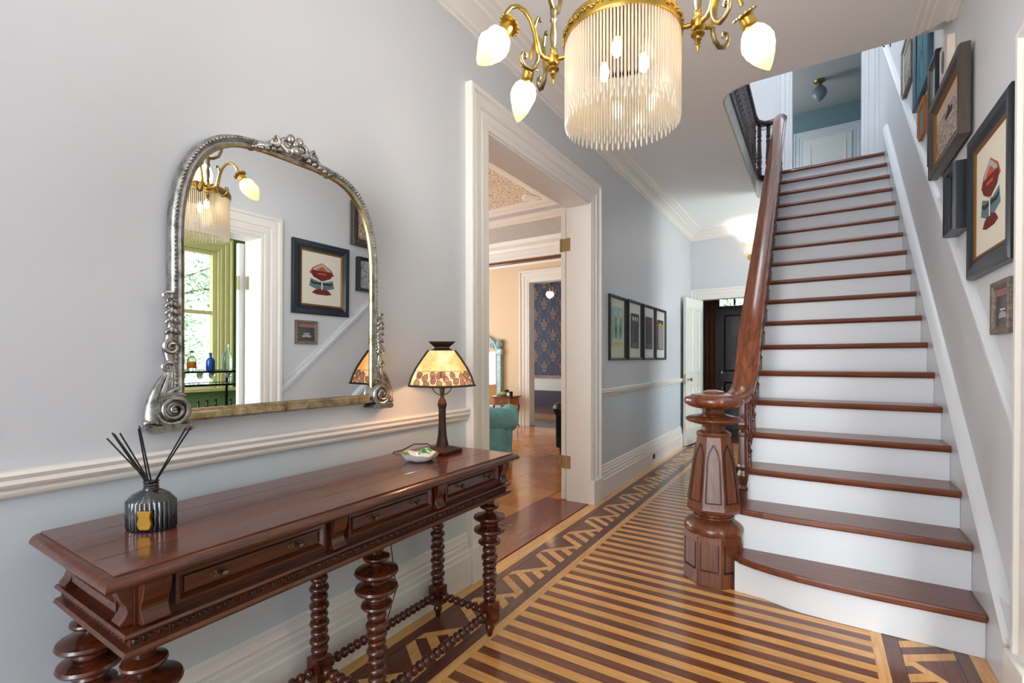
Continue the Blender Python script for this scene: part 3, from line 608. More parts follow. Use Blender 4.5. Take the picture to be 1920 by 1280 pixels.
pts = [(NX+.03, NY+.04, .972), (NX+.07, NY+.10, .975), (NX+.10, NY+.17, .995), (1.235, 3.06, 1.045), (1.244, 3.12, 1.12), (RX, 3.18, 1.215), (RX, 3.24, 1.305), (RX, 3.30, rz_(3.30)-.01), (RX, 3.36, rz_(3.36))]+[(RX, y, rz_(y)) for y in (3.5, 4, 4.5, 5, 5.5, 6.0, 6.14)]+[(RX, 6.2, rz_(6.17)), (RX, 6.26, rz_(6.19))]
def railtube(m, pts, w, h):
    """handrail section: broad moulded body with a crowned top"""
    sec = [(-.5, -.1), (-.42, -.42), (-.26, -.5), (.26, -.5), (.42, -.42), (.5, -.1), (.48, .12), (.38, .2), (.34, .34), (.18, .47), (0, .5), (-.18, .47), (-.34, .34), (-.38, .2), (-.48, .12)]
    P = [Vector(p) for p in pts]; k = len(sec); v = []; f = []
    for i, p in enumerate(P):
        t = (P[min(i+1, len(P)-1)]-P[max(i-1, 0)]).normalized(); side = t.cross(Vector((0, 0, 1))).normalized(); up = side.cross(t)
        v += [p+side*(a*w)+up*(b*h) for a, b in sec]
    for i in range(len(P)-1): f += [(i*k+q, i*k+(q+1) % k, (i+1)*k+(q+1) % k, (i+1)*k+q) for q in range(k)]
    f += [tuple(range(k)), tuple((len(P)-1)*k+q for q in range(k-1, -1, -1))]
    return m.add(v, f)
part(railtube(MB(), pts, .128, .085), 'handrail', RAIL, bal, smooth=35)
def baluster(z0, z1, x, y, n=8):
    H = z1-z0; b = MB()
    b.box(x-.024, y-.024, z0, x+.024, y+.024, z0+.12*H)
    b.lathe([(.026, z0+.12*H), (.030, z0+.14*H), (.020, z0+.17*H), (.027, z0+.22*H), (.031, z0+.27*H), (.024, z0+.32*H), (.030, z0+.345*H), (.031, z0+.36*H), (.028, z0+.38*H), (.021, z0+.66*H), (.026, z0+.675*H), (.026, z0+.70*H), (.018, z0+.73*H), (.026, z0+.78*H), (.022, z0+.85*H), (.022, z1)], n, (x, y, 0), None, PI/8)
    return b
for n in range(2, 18):
    for dy in (.062, .165):
        y = yn[n]+dy
        if y < 2.95: continue
        zr = rz_(y)-.03 if y > 3.3 else .96+max(0, (y-3.0))*1.0
        part(baluster(zt[n]-.001, zr, RX, y), 'baluster', BALU, bal)
# ---- landing rail round the stairwell
lr = thing('landing_railing', 'dark wooden railing with turned balusters round the upstairs stairwell', 'railing', (1.0, 5.0, 3.336))
LX = .975; zr = 3.975
part(railtube(MB(), [(1.35, 3.62, zr), (1.16, 3.64, zr), (1.03, 3.72, zr), (LX, 3.86, zr), (LX, 4.5, zr), (LX, 5.2, zr), (LX, 6.1, zr), (.99, 6.27, zr), (1.06, 6.37, zr), (1.14, 6.38, zr), (1.215, 6.34, zr), (RX, 6.262, zr-.015)], .085, .06), 'handrail', LRAIL, lr, smooth=35)
part(railtube(MB(), [(1.35, 3.62, 3.352), (1.16, 3.64, 3.352), (1.03, 3.72, 3.352), (LX, 3.86, 3.352), (LX, 5.2, 3.352), (LX, 6.1, 3.352), (.99, 6.27, 3.352), (1.06, 6.37, 3.352), (1.19, 6.40, 3.352)], .075, .032), 'bottom_rail', LRAIL, lr, smooth=35)
for i in range(25): part(baluster(3.365, zr-.02, LX, 3.86+.0985*i), 'baluster', LRAIL, lr)
for a, b in ((1.02, 6.335), (1.11, 6.385)): part(baluster(3.365, zr-.02, a, b), 'baluster', LRAIL, lr)

# ================================================================== open doors
def door_leaf(name, label, w, h, t, loc, rz, mat, hinges=(), panels=2, knob=True):
    """leaf from the hinge edge (local x=0) to x=w, thickness along y"""
    d = MB().box(0, -t/2, .01, w, t/2, h).build(name, mat, bevel=.003, loc=loc, rot=(0, 0, rz)); struct(d, label)
    pw = (w-.1*(panels+1))/panels
    for i in range(panels):
        a = .1+i*(pw+.1)
        for z0, z1 in ((.22, .85), (1.02, h-.14)):
            for s in (-1, 1):
                MB().sweep([(a, z0), (a+pw, z0), (a+pw, z1), (a, z1)], [(0, 0), (0, .006), (.012, .010), (.024, .004), (.03, 0)], True, lambda p, q, e, s=s: (p, s*(t/2+e-.0005), q)).build('door_panel', mat, d)
    for z in hinges:
        MB().box(-.0025, -.02, z-.055, .0005, .02, z+.055).build('hinge', HINGE, d); MB().lathe([(.006, z-.057), (.006, z+.057)], 10, (-.006, .024 if t > 0 else 0, 0)).build('hinge', HINGE, d, smooth=40)
    if knob:
        for s in (-1, 1): MB().lathe([(.008, 0), (.008, .03), (.02, .035), (.026, .045), (.022, .058), (0, .062)], 14, (w-.06, s*t/2, .93), Matrix.Rotation(-s*PI/2, 3, 'X')).build('door_knob', BRASS, d, smooth=40)
        MB().box(w-.001, -.012, .86, w+.002, .012, 1.0).build('lock_plate', HINGE, d)
    return d
door_leaf('door_1', 'tall white door folded back against the parlour wall, brass hinges showing', .72, 2.48, .042, (-.236, 3.695, 0), PI/2-.0, WHITE, (.33, 1.20+.98), 2, False)
for z in (.33, 2.18): struct(MB().box(-.204, 3.6865, z-.055, -.165, 3.6885, z+.055).build('trim_hinge_leaf', HINGE), 'steel hinge leaf let into the white door jamb')
door_leaf('door_2', 'pale panelled door standing open beside the dark front door', .62, 2.07, .04, (.15, 7.49, 0), PI*1.5-.15, DOORW, (), 2, True)
door_leaf('door_5', 'white door folded back inside the green bar room', .7, 2.1, .042, (2.432, 2.135-.05, 0), PI/2, WHITE, (.33, 1.78), 2, True)
struct(MB().box(2.34, 2.1265, 1.725, 2.385, 2.1285, 1.835).build('trim_hinge_leaf_bar', HINGE))

# ================================================================== CONSOLE TABLE
T = thing('console_table', 'long carved mahogany console table with bulbous turned legs against the wall', 'table', (.27, 1.06, 0))
for q0, q1 in zip((.05, .158, .27, .372), (.158, .27, .372, .486)): part(B(q0+.0003, .352, .778, q1-.0003, 1.744, .80), 'tabletop_board', TBL_T, T, bevel=.0012)
TP = [(.05, .352), (.487, .352), (.487, 1.744), (.05, 1.744)]
part(MB().sweep(TP, [(.0, .7965), (-.007, .7962), (-.014, .792), (-.019, .785), (-.020, .778), (-.016, .773), (-.008, .771), (.01, .770), (.01, .79)], False, lambda a, b, d: (a, b, d)), 'top_moulding', TBL, T, smooth=50)
part(B(.06, .40, .66, .438, 1.725, .777), 'carcass', TBL, T)
BP = [(.06, .40), (.44, .40), (.44, 1.725), (.06, 1.725)]
part(MB().sweep(BP, [(.01, .668), (-.024, .668), (-.028, .663), (-.024, .657), (-.014, .655), (-.014, .637), (-.026, .635), (-.030, .628), (-.026, .621), (.02, .619)], False, lambda a, b, d: (a, b, d)), 'lower_moulding', TBL, T, smooth=50)
m = MB()
y = .395
while y < 1.73:
    m.ball((.455, y, .646), (.004, .0065, .0065), 8, 4); m.ball((.455, y+.0135, .646), (.004, .004, .0075), 6, 4); y += .026
x = .075
while x < .44:
    m.ball((x, .385, .646), (.0065, .004, .0065), 8, 4); m.ball((x, 1.74, .646), (.0065, .004, .0065), 8, 4); x += .02
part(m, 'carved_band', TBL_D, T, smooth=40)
yb = [.405, .853, 1.285, 1.70]
corb = [(0, .770), (.026, .770), (.031, .760), (.030, .744), (.022, .722), (.014, .708), (.012, .70), (.017, .688), (.026, .678), (.022, .672), (0, .67)]
for y in yb: part(MB().ext([(.438+a, b) for a, b in corb], 'y', y, y+.042 if y > .41 else y+.05), 'corbel', TBL, T, bevel=.002)
for x in (.075, .39):
    v = MB().ext([(.402-a, b) for a, b in corb], 'x', x, x+.042); part(v, 'corbel', TBL, T, bevel=.002)
    part(MB().ext([(1.723+a, b) for a, b in corb], 'x', x, x+.042), 'corbel', TBL, T, bevel=.002)
for y0, y1 in ((.125, .38),):
    for yy, s in ((.40, -1), (1.725, 1)): part(MB().sweep([(y0, .685), (y1, .685), (y1, .752), (y0, .752)], [(0, 0), (0, .012), (.014, .010), (.02, 0)], True, lambda a, b, d, yy=yy, s=s: (a, yy+s*d, b)), 'end_panel', TBL, T)
kn = MB().lathe([(.003, 0), (.003, .008), (.006, .010), (.0085, .015), (.008, .020), (.004, .0235), (0, .024)], 12, (0, 0, 0), Matrix.Rotation(PI/2, 3, 'Y')).mesh('knob', 40)
m = MB()
for s in (-1, 1):
    m.tube([(0, s*(.006+.011*i/12)+.0, .006*sin(i*PI/3)) for i in range(13)], .0011, 5); m.tube([(.0, s*a, b) for a, b in spiral(.018, 0, .008, .001, 0, 1.3, 14)], .001, 5); m.tube([(0, s*.004, .0), (0, s*.012, .008), (0, s*.02, .005)], .0009, 5)
esc = m.mesh('escutcheon')
for y0, y1 in ((.462, .838), (.905, 1.272), (1.335, 1.692)):
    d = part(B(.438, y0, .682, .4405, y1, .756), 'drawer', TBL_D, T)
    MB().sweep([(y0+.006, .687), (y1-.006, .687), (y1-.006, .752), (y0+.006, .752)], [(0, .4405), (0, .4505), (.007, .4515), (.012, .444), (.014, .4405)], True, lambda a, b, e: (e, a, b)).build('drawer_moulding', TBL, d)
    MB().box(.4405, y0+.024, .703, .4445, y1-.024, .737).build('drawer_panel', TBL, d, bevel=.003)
    for t in (.27, .77):
        yk = y0+(y1-y0)*t; obj('knob', kn, KNOB, d, loc=(.4445, yk, .72)); obj('escutcheon', esc, BRASS_A, d, loc=(.4455, yk, .72))
def beadp(z, r, h): return [(r*.62, z-h), (r*.88, z-h*.72), (r, z-h*.2), (r, z+h*.2), (r*.88, z+h*.72), (r*.62, z+h)]
def disc(z, r, h, rn): return [(rn, z-h), (r*.7, z-h*.75), (r*.96, z-h*.3), (r, z), (r*.96, z+h*.35), (r*.6, z+h*.8), (rn, z+h)]
front = [(.012, .058), (.017, .05)]
lowb = sum([beadp(z, r, h) for z, r, h in ((.172, .029, .014), (.202, .030, .014), (.232, .029, .014), (.263, .033, .014), (.2905, .029, .011), (.315, .032, .0125), (.345, .036, .016), (.377, .031, .015))], [])
LEGF = [(.02, .148), (.027, .154)]+lowb+disc(.412, .050, .016, .03)+[(.034, .432), (.036, .436), (.034, .442)]+disc(.466, .069, .020, .03)+[(.040, .488), (.042, .493), (.038, .499)]+disc(.520, .070, .019, .03)+[(.017, .543), (.017, .548)]+disc(.566, .043, .014, .02)+[(.02, .584), (.028, .60), (.03, .62)]
LEGB = [(.02, .148), (.027, .154)]+sum([beadp(z, .030+.004*(i % 2), .014) for i, z in enumerate((.172, .203, .234, .265, .296, .327, .358, .39, .425, .46))], [])+disc(.494, .052, .018, .028)+[(.03, .52), (.024, .54), (.03, .56), (.03, .62)]
FOOT = [(.010, .0005), (.0125, .006), (.013, .016), (.018, .030), (.021, .040), (.017, .050), (.014, .056), (.02, .06)]
def legmesh(prof): 
    m = MB().lathe(prof, 28); b = .030; m.box(-b, -b, .062, b, b, .146); m.lathe([(.03, .146), (.026, .152), (.02, .156)], 20); m.lathe(FOOT, 18); return m.mesh('leg', 40)
mf, mb_ = legmesh(LEGF), legmesh(LEGB)
LY = (.432, 1.066, 1.70); LXF, LXB = .392, .095
for y in LY:
    obj('leg', mf, TBL_Z, T, loc=(LXF-.27, y-1.06, 0)); obj('leg', mf if y == LY[0] else mb_, TBL_Z, T, loc=(LXB-.27, y-1.06, 0))
def stretcher(a, b):
    a = Vector(a); b = Vector(b); L = (b-a).length; n = int(L/.030); m = MB(); d = (b-a)/L; q = Vector((0, 0, 1)).rotation_difference(d).to_matrix()
    m.tube([a, b], .010, 8)
    for i in range(n): m.ball(a+d*(L*(i+.5)/n), (.0195, .0195, L/n*.47), 12, 6, q)
    return m
for x in (LXF, LXB):
    for y0, y1 in zip(LY, LY[1:]): part(stretcher((x, y0+.03, .104), (x, y1-.03, .104)), 'stretcher', TBL_Z, T, smooth=60)
for y in LY: part(stretcher((LXB+.03, y, .104), (LXF-.03, y, .104)), 'stretcher', TBL_Z, T, smooth=60)

# ================================================================== things on the table
L = thing('table_lamp', 'bronze table lamp with amber leaded-glass shade on the console table', 'lamp', (.22, 1.59, .80))
MB().add([(-.062, -.062, .001), (.062, -.062, .001), (.062, .062, .001), (-.062, .062, .001), (-.062, -.062, .014), (.062, -.062, .014), (.062, .062, .014), (-.062, .062, .014), (-.03, -.03, .028), (.03, -.03, .028), (.03, .03, .028), (-.03, .03, .028)],
         [(3, 2, 1, 0), (0, 1, 5, 4), (1, 2, 6, 5), (2, 3, 7, 6), (3, 0, 4, 7), (4, 5, 9, 8), (5, 6, 10, 9), (6, 7, 11, 10), (7, 4, 8, 11), (8, 9, 10, 11)]).build('base', BRONZE, L, bevel=.002)
MB().lathe([(.030, .027), (.028, .034), (.020, .075), (.0165, .13), (.0165, .19), (.021, .207), (.021, .214), (.012, .236), (.008, .24), (.008, .25)], 8, ph=PI/8).build('stem', BRONZE, L)
m = MB()
for a in (0, PI/2):
    m.tube([(.045*cos(PI*i/12)*cos(a-.785), .045*cos(PI*i/12)*sin(a-.785), .30-.05*sin(PI*i/12)) for i in range(13)], .0022, 6)
m.lathe([(.006, .25), (.012, .262), (.010, .27), (.016, .285), (.012, .30)], 12).build('harp', BRONZE, L, smooth=40)
SP = [(.132, .298), (.122, .332), (.105, .368), (.082, .405), (.056, .442)]
mg = MB(); ml = MB(); mlead = MB()
def shp(s, t, out=0):          # s -1..1 across panel, t 0..1 up; normal +x
    f = t*(len(SP)-1); i = min(int(f), len(SP)-2); f -= i; r = SP[i][0]*(1-f)+SP[i+1][0]*f; z = SP[i][1]*(1-f)+SP[i+1][1]*f
    return (r+out, s*r*.98, z-.006*(1-s*s)*(1-t)+.0)
n = 10
v = [shp(-1+2*i/n, j/8) for j in range(9) for i in range(n+1)]+[shp(-1+2*i/n, j/8, -.003) for j in range(9) for i in range(n+1)]
f = [(j*(n+1)+i, j*(n+1)+i+1, (j+1)*(n+1)+i+1, (j+1)*(n+1)+i) for j in range(8) for i in range(n)]; f += [tuple(q+9*(n+1) for q in e[::-1]) for e in f]
mg.add(v, f); gmesh = mg.mesh('glass_panel', 60)
random.seed(3)
def leafpoly(cs, ct, a, w=.15, h=.052):
    return [(cs+w*(x*cos(a)-y*sin(a)*1.0), ct+h*3.0*(x*sin(a)+y*cos(a))) for x, y in ((0, -.75), (.42, -.55), (.62, -.05), (.40, .38), (0, .8), (-.40, .38), (-.62, -.05), (-.42, -.55))]
lv = [(-.82, .10, .3), (-.58, .25, -.4), (-.52, .07, .8), (-.30, .18, .0), (-.12, .32, -.6), (-.1, .09, .5), (.12, .22, .9), (.22, .06, -.5), (.36, .33, .3), (.46, .15, -.9), (.66, .08, .4), (.68, .28, -.2), (.86, .14, .7), (-.34, .34, .6), (.02, .36, .1), (-.80, .32, .9), (.86, .33, -.5)]
for cs, ct, a in lv:
    p_ = [(max(-.97, min(.97, s)), max(.01, min(.42, t))) for s, t in leafpoly(cs, ct, a)]; k = len(p_)
    ml.add([shp(s, t, .0022) for s, t in p_]+[shp(s, t, .0002) for s, t in p_], [tuple(range(k)), tuple(range(2*k-1, k-1, -1))]+[(i, (i+1) % k, k+(i+1) % k, k+i) for i in range(k)])
    mlead.tube([shp(s, t, .0022) for s, t in p_], .0009, 4, True)
mlead.tube([shp(-1+.1*i, .43+.012*sin(i*1.9), .002) for i in range(21)], .001, 4)
lmesh = ml.mesh('leaf_band'); leadm = mlead.mesh('lead_line')
mr = MB(); mr.tube([shp(1, j/8, .001) for j in range(9)], .0045, 8); rmesh = mr.mesh('rib', 50)
mr = MB(); mr.tube([shp(-1+2*i/12, .0, .001) for i in range(13)], .0045, 8); emesh = mr.mesh('shade_edge', 50)
for i in range(4):
    rt = (0, 0, -PI/4-.07+i*PI/2); g = obj('glass_panel', gmesh, SHADE_G, L, rot=rt); obj('leaf_band', lmesh, SHADE_L, g); obj('lead_line', leadm, LEAD, g)
    obj('rib', rmesh, LEAD, L, rot=rt); obj('shade_edge', emesh, LEAD, L, rot=rt)
MB().lathe([(.075, .440), (.045, .452), (.045, .458), (.078, .478), (.078, .481), (.04, .461), (.0, .461)], 4, ph=PI/4-PI/4-.07).build('shade_cap', BRONZE, L)
MB().tube([(-.06, .02, .008), (-.085, .0, .03), (-.11, -.06, .035), (-.14, -.10, .012), (-.172, -.12, .004), (-.185, -.13, -.06), (-.186, -.14, -.3), (-.186, -.11, -.50), (-.18, -.10, -.60), (-.17, -.16, -.70), (-.13, -.22, -.78), (-.08, -.30, -.793), (-.02, -.38, -.794), (.0, -.46, -.794), (-.06, -.48, -.794), (-.10, -.42, -.794), (-.14, -.46, -.794), (-.15, -.62, -.794), (-.16, -.8, -.794), (-.17, -.95, -.794)], .0025, 6).build('cord', CORD, L, smooth=60)
pl = bpy.data.lights.new('table_lamp_bulb', 'POINT'); pl.energy = .7; pl.color = (1, .75, .45); pl.shadow_soft_size = .025; po = bpy.data.objects.new('table_lamp_bulb', pl); COL.objects.link(po); po.location = (.22, 1.59, 1.135)
# dish
m = MB(); n = 48; rings = [(.028, .001), (.045, .002), (.062, .012), (.074, .030), (.0705, .0305), (.058, .016), (.042, .007), (.0, .006)]
v = []; f = []
for k, (r, z) in enumerate(rings[:-1]):
    for i in range(n):
        a = 2*PI*i/n; wv = (.0055*sin(4*a+.6)+.003*sin(7*a))*(r/.074)**3; v.append((r*(1+.04*sin(4*a))*cos(a), r*(1+.04*sin(4*a))*sin(a), max(.001, z+wv)))
for k in range(len(rings)-2):
    for i in range(n): j = (i+1) % n; f.append((k*n+i, k*n+j, (k+1)*n+j, (k+1)*n+i))
f += [tuple(range(n-1, -1, -1)), tuple((len(rings)-2)*n+i for i in range(n))]
D = thing('porcelain_dish', 'small white porcelain dish with wavy green-painted rim beside the lamp', 'dish', (.255, 1.415, .80))
MB().add(v, f).build('bowl', PORC, D, smooth=60)
MB().tube([(.0722*(1+.04*sin(4*a))*cos(a), .0722*(1+.04*sin(4*a))*sin(a), .0305+.0055*sin(4*a+.6)+.003*sin(7*a)) for a in [2*PI*i/60 for i in range(60)]], .0013, 5, True).build('gilt_rim', GILT, D)
for a0 in (.4, 2.0, 3.6, 5.2):
    v = []; q = 8
    for i in range(q+1):
        a = a0-.45+.9*i/q; s = 1+.04*sin(4*a); wv = .0055*sin(4*a+.6)+.003*sin(7*a)
        v += [(.070*s*cos(a), .070*s*sin(a), .0312+wv), (.056*s*cos(a), .056*s*sin(a), .0162+wv*.45)]
    MB().add(v, [(2*i, 2*i+1, 2*i+3, 2*i+2) for i in range(q)]).build('painted_leaf', PORC_G, D, smooth=60)
# reed diffuser
Dd = thing('reed_diffuser', 'ribbed black glass reed diffuser bottle with gold label and black reeds', 'diffuser', (.245, .502, .80), .56)
v = []; f = []; n = 180
for (k, z, rib) in ((.96, .001, 1), (1, .006, 1), (1, .066, 1), (.97, .070, .3), (.75, .084, 0), (.34, .094, 0)):
    for i in range(n):
        a = 2*PI*i/n; e = 1+.07*rib*(abs(sin(15*a))-.5); v.append((.055*k*e*cos(a), .036*k*e*sin(a) if k > .5 else .0185*cos(0)*e*sin(a), z))
for k in range(5): f += [(k*n+i, k*n+(i+1) % n, (k+1)*n+(i+1) % n, (k+1)*n+i) for i in range(n)]
f += [tuple(range(n-1, -1, -1)), tuple(5*n+i for i in range(n))]
MB().add(v, f).build('bottle', BOTTLE, Dd, smooth=35)
MB().lathe([(.018, .092), (.016, .096), (.0165, .099), (.0145, .102), (.0165, .105), (.0145, .108), (.0165, .111), (.0165, .115), (.012, .116)], 24).build('neck', BOTTLE, Dd, smooth=40)
lb = [(-.014, .012), (-.010, .008), (.010, .008), (.014, .012), (.017, .022), (.013, .036), (.016, .048), (.017, .052), (-.017, .052), (-.016, .048), (-.013, .036), (-.017, .022)]
lab = MB().ext(lb, 'y', -.0395, -.034).build('label', LABELG, Dd, bevel=.001, loc=(.012, 0, 0)); lab['label'] = 'gold shield-shaped label'
for i, (a, b, c) in enumerate(((-.105, .0, .215), (-.098, .012, .224), (-.088, -.005, .229), (-.082, .01, .226), (-.035, .01, .244), (-.026, -.004, .239), (.085, .0, .240), (.092, .008, .242))):
    MB().tube([(.004*cos(i*2), .004*sin(i*2), .10), (a, b, c)], .0018, 6).build('reed', REED, Dd)

# ================================================================== WALL MIRROR
MR = thing('wall_mirror', 'arched overmantel mirror in a silver beaded frame with scrolled corners', 'mirror', (0, 1.0, 1.02)); MR.rotation_euler.y = .0105
MC = 1.0135
def arch(hw, zs, rise, zb, n=46):
    top = []
    for i in range(n+1):
        s = cos(PI*i/n); s = math.copysign(abs(s)**.72, s); top.append((MC+hw*s, zs+rise*max(0, 1-abs(s)**4)**(1/2.2)))
    return [(MC-hw, zb), (MC+hw, zb)]+top
out_ = arch(.381, 1.55, .378, 1.022)
yz = lambda a, b, d: (d, a, b)
fr_ = part(MB().sweep(out_, [(0, .004), (0, .028), (.003, .036), (.008, .039), (.014, .036), (.018, .034), (.024, .038), (.030, .036), (.036, .026), (.037, .004)], True, yz), 'frame', SILVER, MR, smooth=40)
part(MB().sweep(arch(.350, 1.55, .347, 1.056), [(-.004, .02), (-.004, .037), (.002, .035), (.006, .022)], True, yz), 'inner_moulding', SILGOLD, MR, smooth=40)
part(MB().box(.03, .66, 1.026, .046, 1.345, 1.052), 'bottom_rail', SILGOLD, MR, bevel=.004)
part(MB().ext(arch(.350, 1.55, .347, 1.054), 'x', .01, .026), 'mirror_glass', MIRROR, MR)
m = MB(); bp_ = arch(.371, 1.55, .368, 1.037)[1:]; bp_ = bp_+[(MC-.371, 1.037)]; acc = 0
for (a, b), (c, d) in zip(bp_, bp_[1:]):
    Lg = math.hypot(c-a, d-b); t = (-acc) % .0125
    while t < Lg: m.ball((.037, a+(c-a)*t/Lg, b+(d-b)*t/Lg), .0052, 8, 5); t += .0125
    acc = (acc+Lg) % .0125
part(m, 'beading', SILVER, MR, smooth=60)
def ornament(sg):
    X = lambda a: MC+sg*(a-.998); g = []
    m = MB(); m.ext([(X(.560), 1.0), (X(.655), 1.0), (X(.668), 1.008), (X(.655), 1.021), (X(.560), 1.021), (X(.552), 1.010)], 'x', .004, .062); g.append(('foot', m))
    m = MB(); sp = spiral(.615, 1.062, .044, .003, -PI*.95, 2.35, 60)
    m.tube([(.05+.018*i/60, X(a), b) for i, (a, b) in enumerate(sp)], [.0105-.007*i/60 for i in range(61)], 8)
    m.lathe([(0, -.045), (.046, -.03), (.044, 0), (.03, .008), (0, .012)], 24, (.045, X(.615), 1.062), Matrix.Rotation(PI/2, 3, 'Y')); g.append(('scroll', m))
    m = MB()
    for a0, b0, a1, b1, a2, b2, r in ((.566, 1.03, .555, 1.10, .600, 1.165, .017), (.576, 1.06, .575, 1.11, .618, 1.150, .012), (.585, 1.09, .60, 1.115, .640, 1.125, .010), (.59, 1.105, .605, 1.15, .612, 1.19, .009), (.60, 1.10, .63, 1.112, .652, 1.098, .008)):
        P = [((1-t)**2*a0+2*t*(1-t)*a1+t*t*a2, (1-t)**2*b0+2*t*(1-t)*b1+t*t*b2) for t in [i/12 for i in range(13)]]
        m.tube([(.04, X(a), b) for a, b in P], [r*(1-.75*i/12) for i in range(13)], 8, sq=1.3)
    m.tube([(.044, X(a), b) for a, b in spiral(.604, 1.183, .016, .003, 0, 1.4, 24)], [.007-.004*i/24 for i in range(25)], 7)
    for k in range(4): m.ball((.045, X(.553+.014*k), 1.030+.004*(k % 2)), (.012, .012, .010), 8, 5)
    g.append(('acanthus', m)); m = MB()
    m.tube([(.034, X(a), b) for a, b in ((.617, 1.17), (.612, 1.20), (.606, 1.235), (.612, 1.27), (.618, 1.31), (.616, 1.35), (.608, 1.385))], [.012, .011, .013, .012, .009, .008, .005], 8)
    m.tube([(.046, X(a), b) for a, b in spiral(.613, 1.24, .020, .003, PI*.6, 1.6, 28)], [.007-.004*i/28 for i in range(29)], 7)
    m.tube([(.042, X(a), b) for a, b in spiral(.604, 1.385, .013, .003, -.5, 1.3, 20)], [.006-.003*i/20 for i in range(21)], 7)
    for z in (1.285, 1.315, 1.34, 1.36):
        for s in (-1, 0, 1): m.ball((.046, X(.613+.010*s), z+.004*(1-abs(s))), (.008, .0065, .012), 8, 5, Matrix.Rotation(sg*s*.6, 3, 'X'))
    g.append(('flower_drop', m)); return g
for sg in (1, -1):
    for nm, m in ornament(sg): part(m, nm, SILVER, MR, smooth=50)
m = MB()
for s in (-1, 1):
    m.tube([(.045, MC+s*a, b) for a, b in spiral(.030, 1.992, .024, .004, PI, 1.5*1, 30)], [.010-.005*i/30 for i in range(31)], 8)
    m.tube([(.043, MC+s*a, b) for a, b in ((.03, 1.965), (.06, 1.985), (.085, 1.975), (.10, 1.958), (.125, 1.955), (.14, 1.945))], [.012, .013, .010, .011, .008, .004], 8)
    m.tube([(.05, MC+s*a, b) for a, b in spiral(.075, 1.982, .018, .004, PI*.5, 1.3, 22)], [.007-.004*i/22 for i in range(23)], 7)
    for k in range(5): m.ball((.046, MC+s*(.055+.022*k), 1.962-.0055*k), (.010, .012, .011-.001*k), 8, 5)
    m.ball((.048, MC+s*.016, 2.012), (.014, .015, .018), 10, 6)
m.ball((.05, MC, 1.975), (.016, .022, .020), 12, 6); m.ball((.05, MC, 2.0), (.012, .012, .016), 10, 6)
part(m.xf(Matrix.Translation((-.008, 0, -.045))), 'crest', SILVER, MR, smooth=60)

# ================================================================== CHANDELIER
CH = thing('chandelier', 'brass chandelier with a drum of hanging glass rods and four flame-shaped lamps', 'chandelier', (1.16, 1.21, 0), math.radians(10))
ring = MB().lathe([(.143, 2.018), (.149, 2.018), (.151, 2.024), (.149, 2.03), (.152, 2.04), (.150, 2.05), (.147, 2.056), (.141, 2.058), (.139, 2.05), (.142, 2.03), (.143, 2.018)], 72)
ringo = ring.build('ring', BRASS, CH, smooth=40)
m = MB()
for i in range(40):
    a = 2*PI*i/40; s = 1 if i % 2 else -1
    for k in (-1, 0, 1):
        q = a+k*.04; m.ball((.1505*cos(q), .1505*sin(q), 2.038+s*.005*(1-abs(k))), (.0035, .0075, .0035), 7, 4, Matrix.Rotation(q, 3, 'Z') @ Matrix.Rotation(s*k*.6+.5*s, 3, 'X'))
m.build('embossed_leaves', BRASS, ringo, smooth=60)
rods = [MB().lathe([(.0028, 2.03), (.0031, 1.86+dz), (.0031, 1.848+dz), (.0013, 1.842+dz), (.0026, 1.832+dz), (.0036, 1.824+dz), (.0026, 1.815+dz), (0, 1.806+dz)], 6).mesh('glass_rod', 50) for dz in (0, .02)]
for i in range(112):
    a = 2*PI*i/112; obj('glass_rod', rods[i % 2], ROD, CH, loc=(.1445*cos(a), .1445*sin(a), 0))
m = MB()
for i in range(3): m.tube([(0, 0, 2.042), (.146*cos(2*PI*i/3+.5), .146*sin(2*PI*i/3+.5), 2.042)], .004, 6)
m.build('spider', BRASS_A, CH)
for i in range(3):
    a = 2*PI*i/3+.5; b = MB().ball((.06*cos(a), .06*sin(a), 1.975), (.013, .013, .024), 12, 8).build('bulb', BULB, CH, smooth=60); MB().lathe([(.011, 1.998), (.011, 2.04)], 10, (.06*cos(a), .06*sin(a), 0)).build('bulb_socket', BRASS, b, smooth=40)
def flame():
    m = MB(); prof = [(.013, 0), (.020, .004), (.029, .014), (.036, .032), (.0375, .046), (.034, .064), (.026, .084), (.016, .102), (.007, .114), (.001, .12)]; n = 40; v = []; f = []
    for k, (r, z) in enumerate(prof):
        for i in range(n): a = 2*PI*i/n; e = 1+.10*sin(6*a+z*55)*min(1, k/2); v.append((r*e*cos(a), r*e*sin(a), z))
    for k in range(len(prof)-1): f += [(k*n+i, k*n+(i+1) % n, (k+1)*n+(i+1) % n, (k+1)*n+i) for i in range(n)]
    f += [tuple(range(n-1, -1, -1)), tuple((len(prof)-1)*n+i for i in range(n))]
    return m.add(v, f).mesh('lamp_shade', 70)
flm = flame()
soc = MB().lathe([(.008, -.032), (.012, -.030), (.016, -.026), (.018, -.018), (.017, -.012), (.019, -.006), (.017, .0), (.020, .004), (.012, .006)], 18).mesh('socket', 40)
m = MB().lathe([(.006, -.036), (.014, -.034), (.026, -.031), (.027, -.029), (.012, -.027)], 20)
for i in range(14): a = 2*PI*i/14; m.ball((.027*cos(a), .027*sin(a), -.030), (.0045, .0045, .003), 6, 4)
ros = m.mesh('rosette', 40)
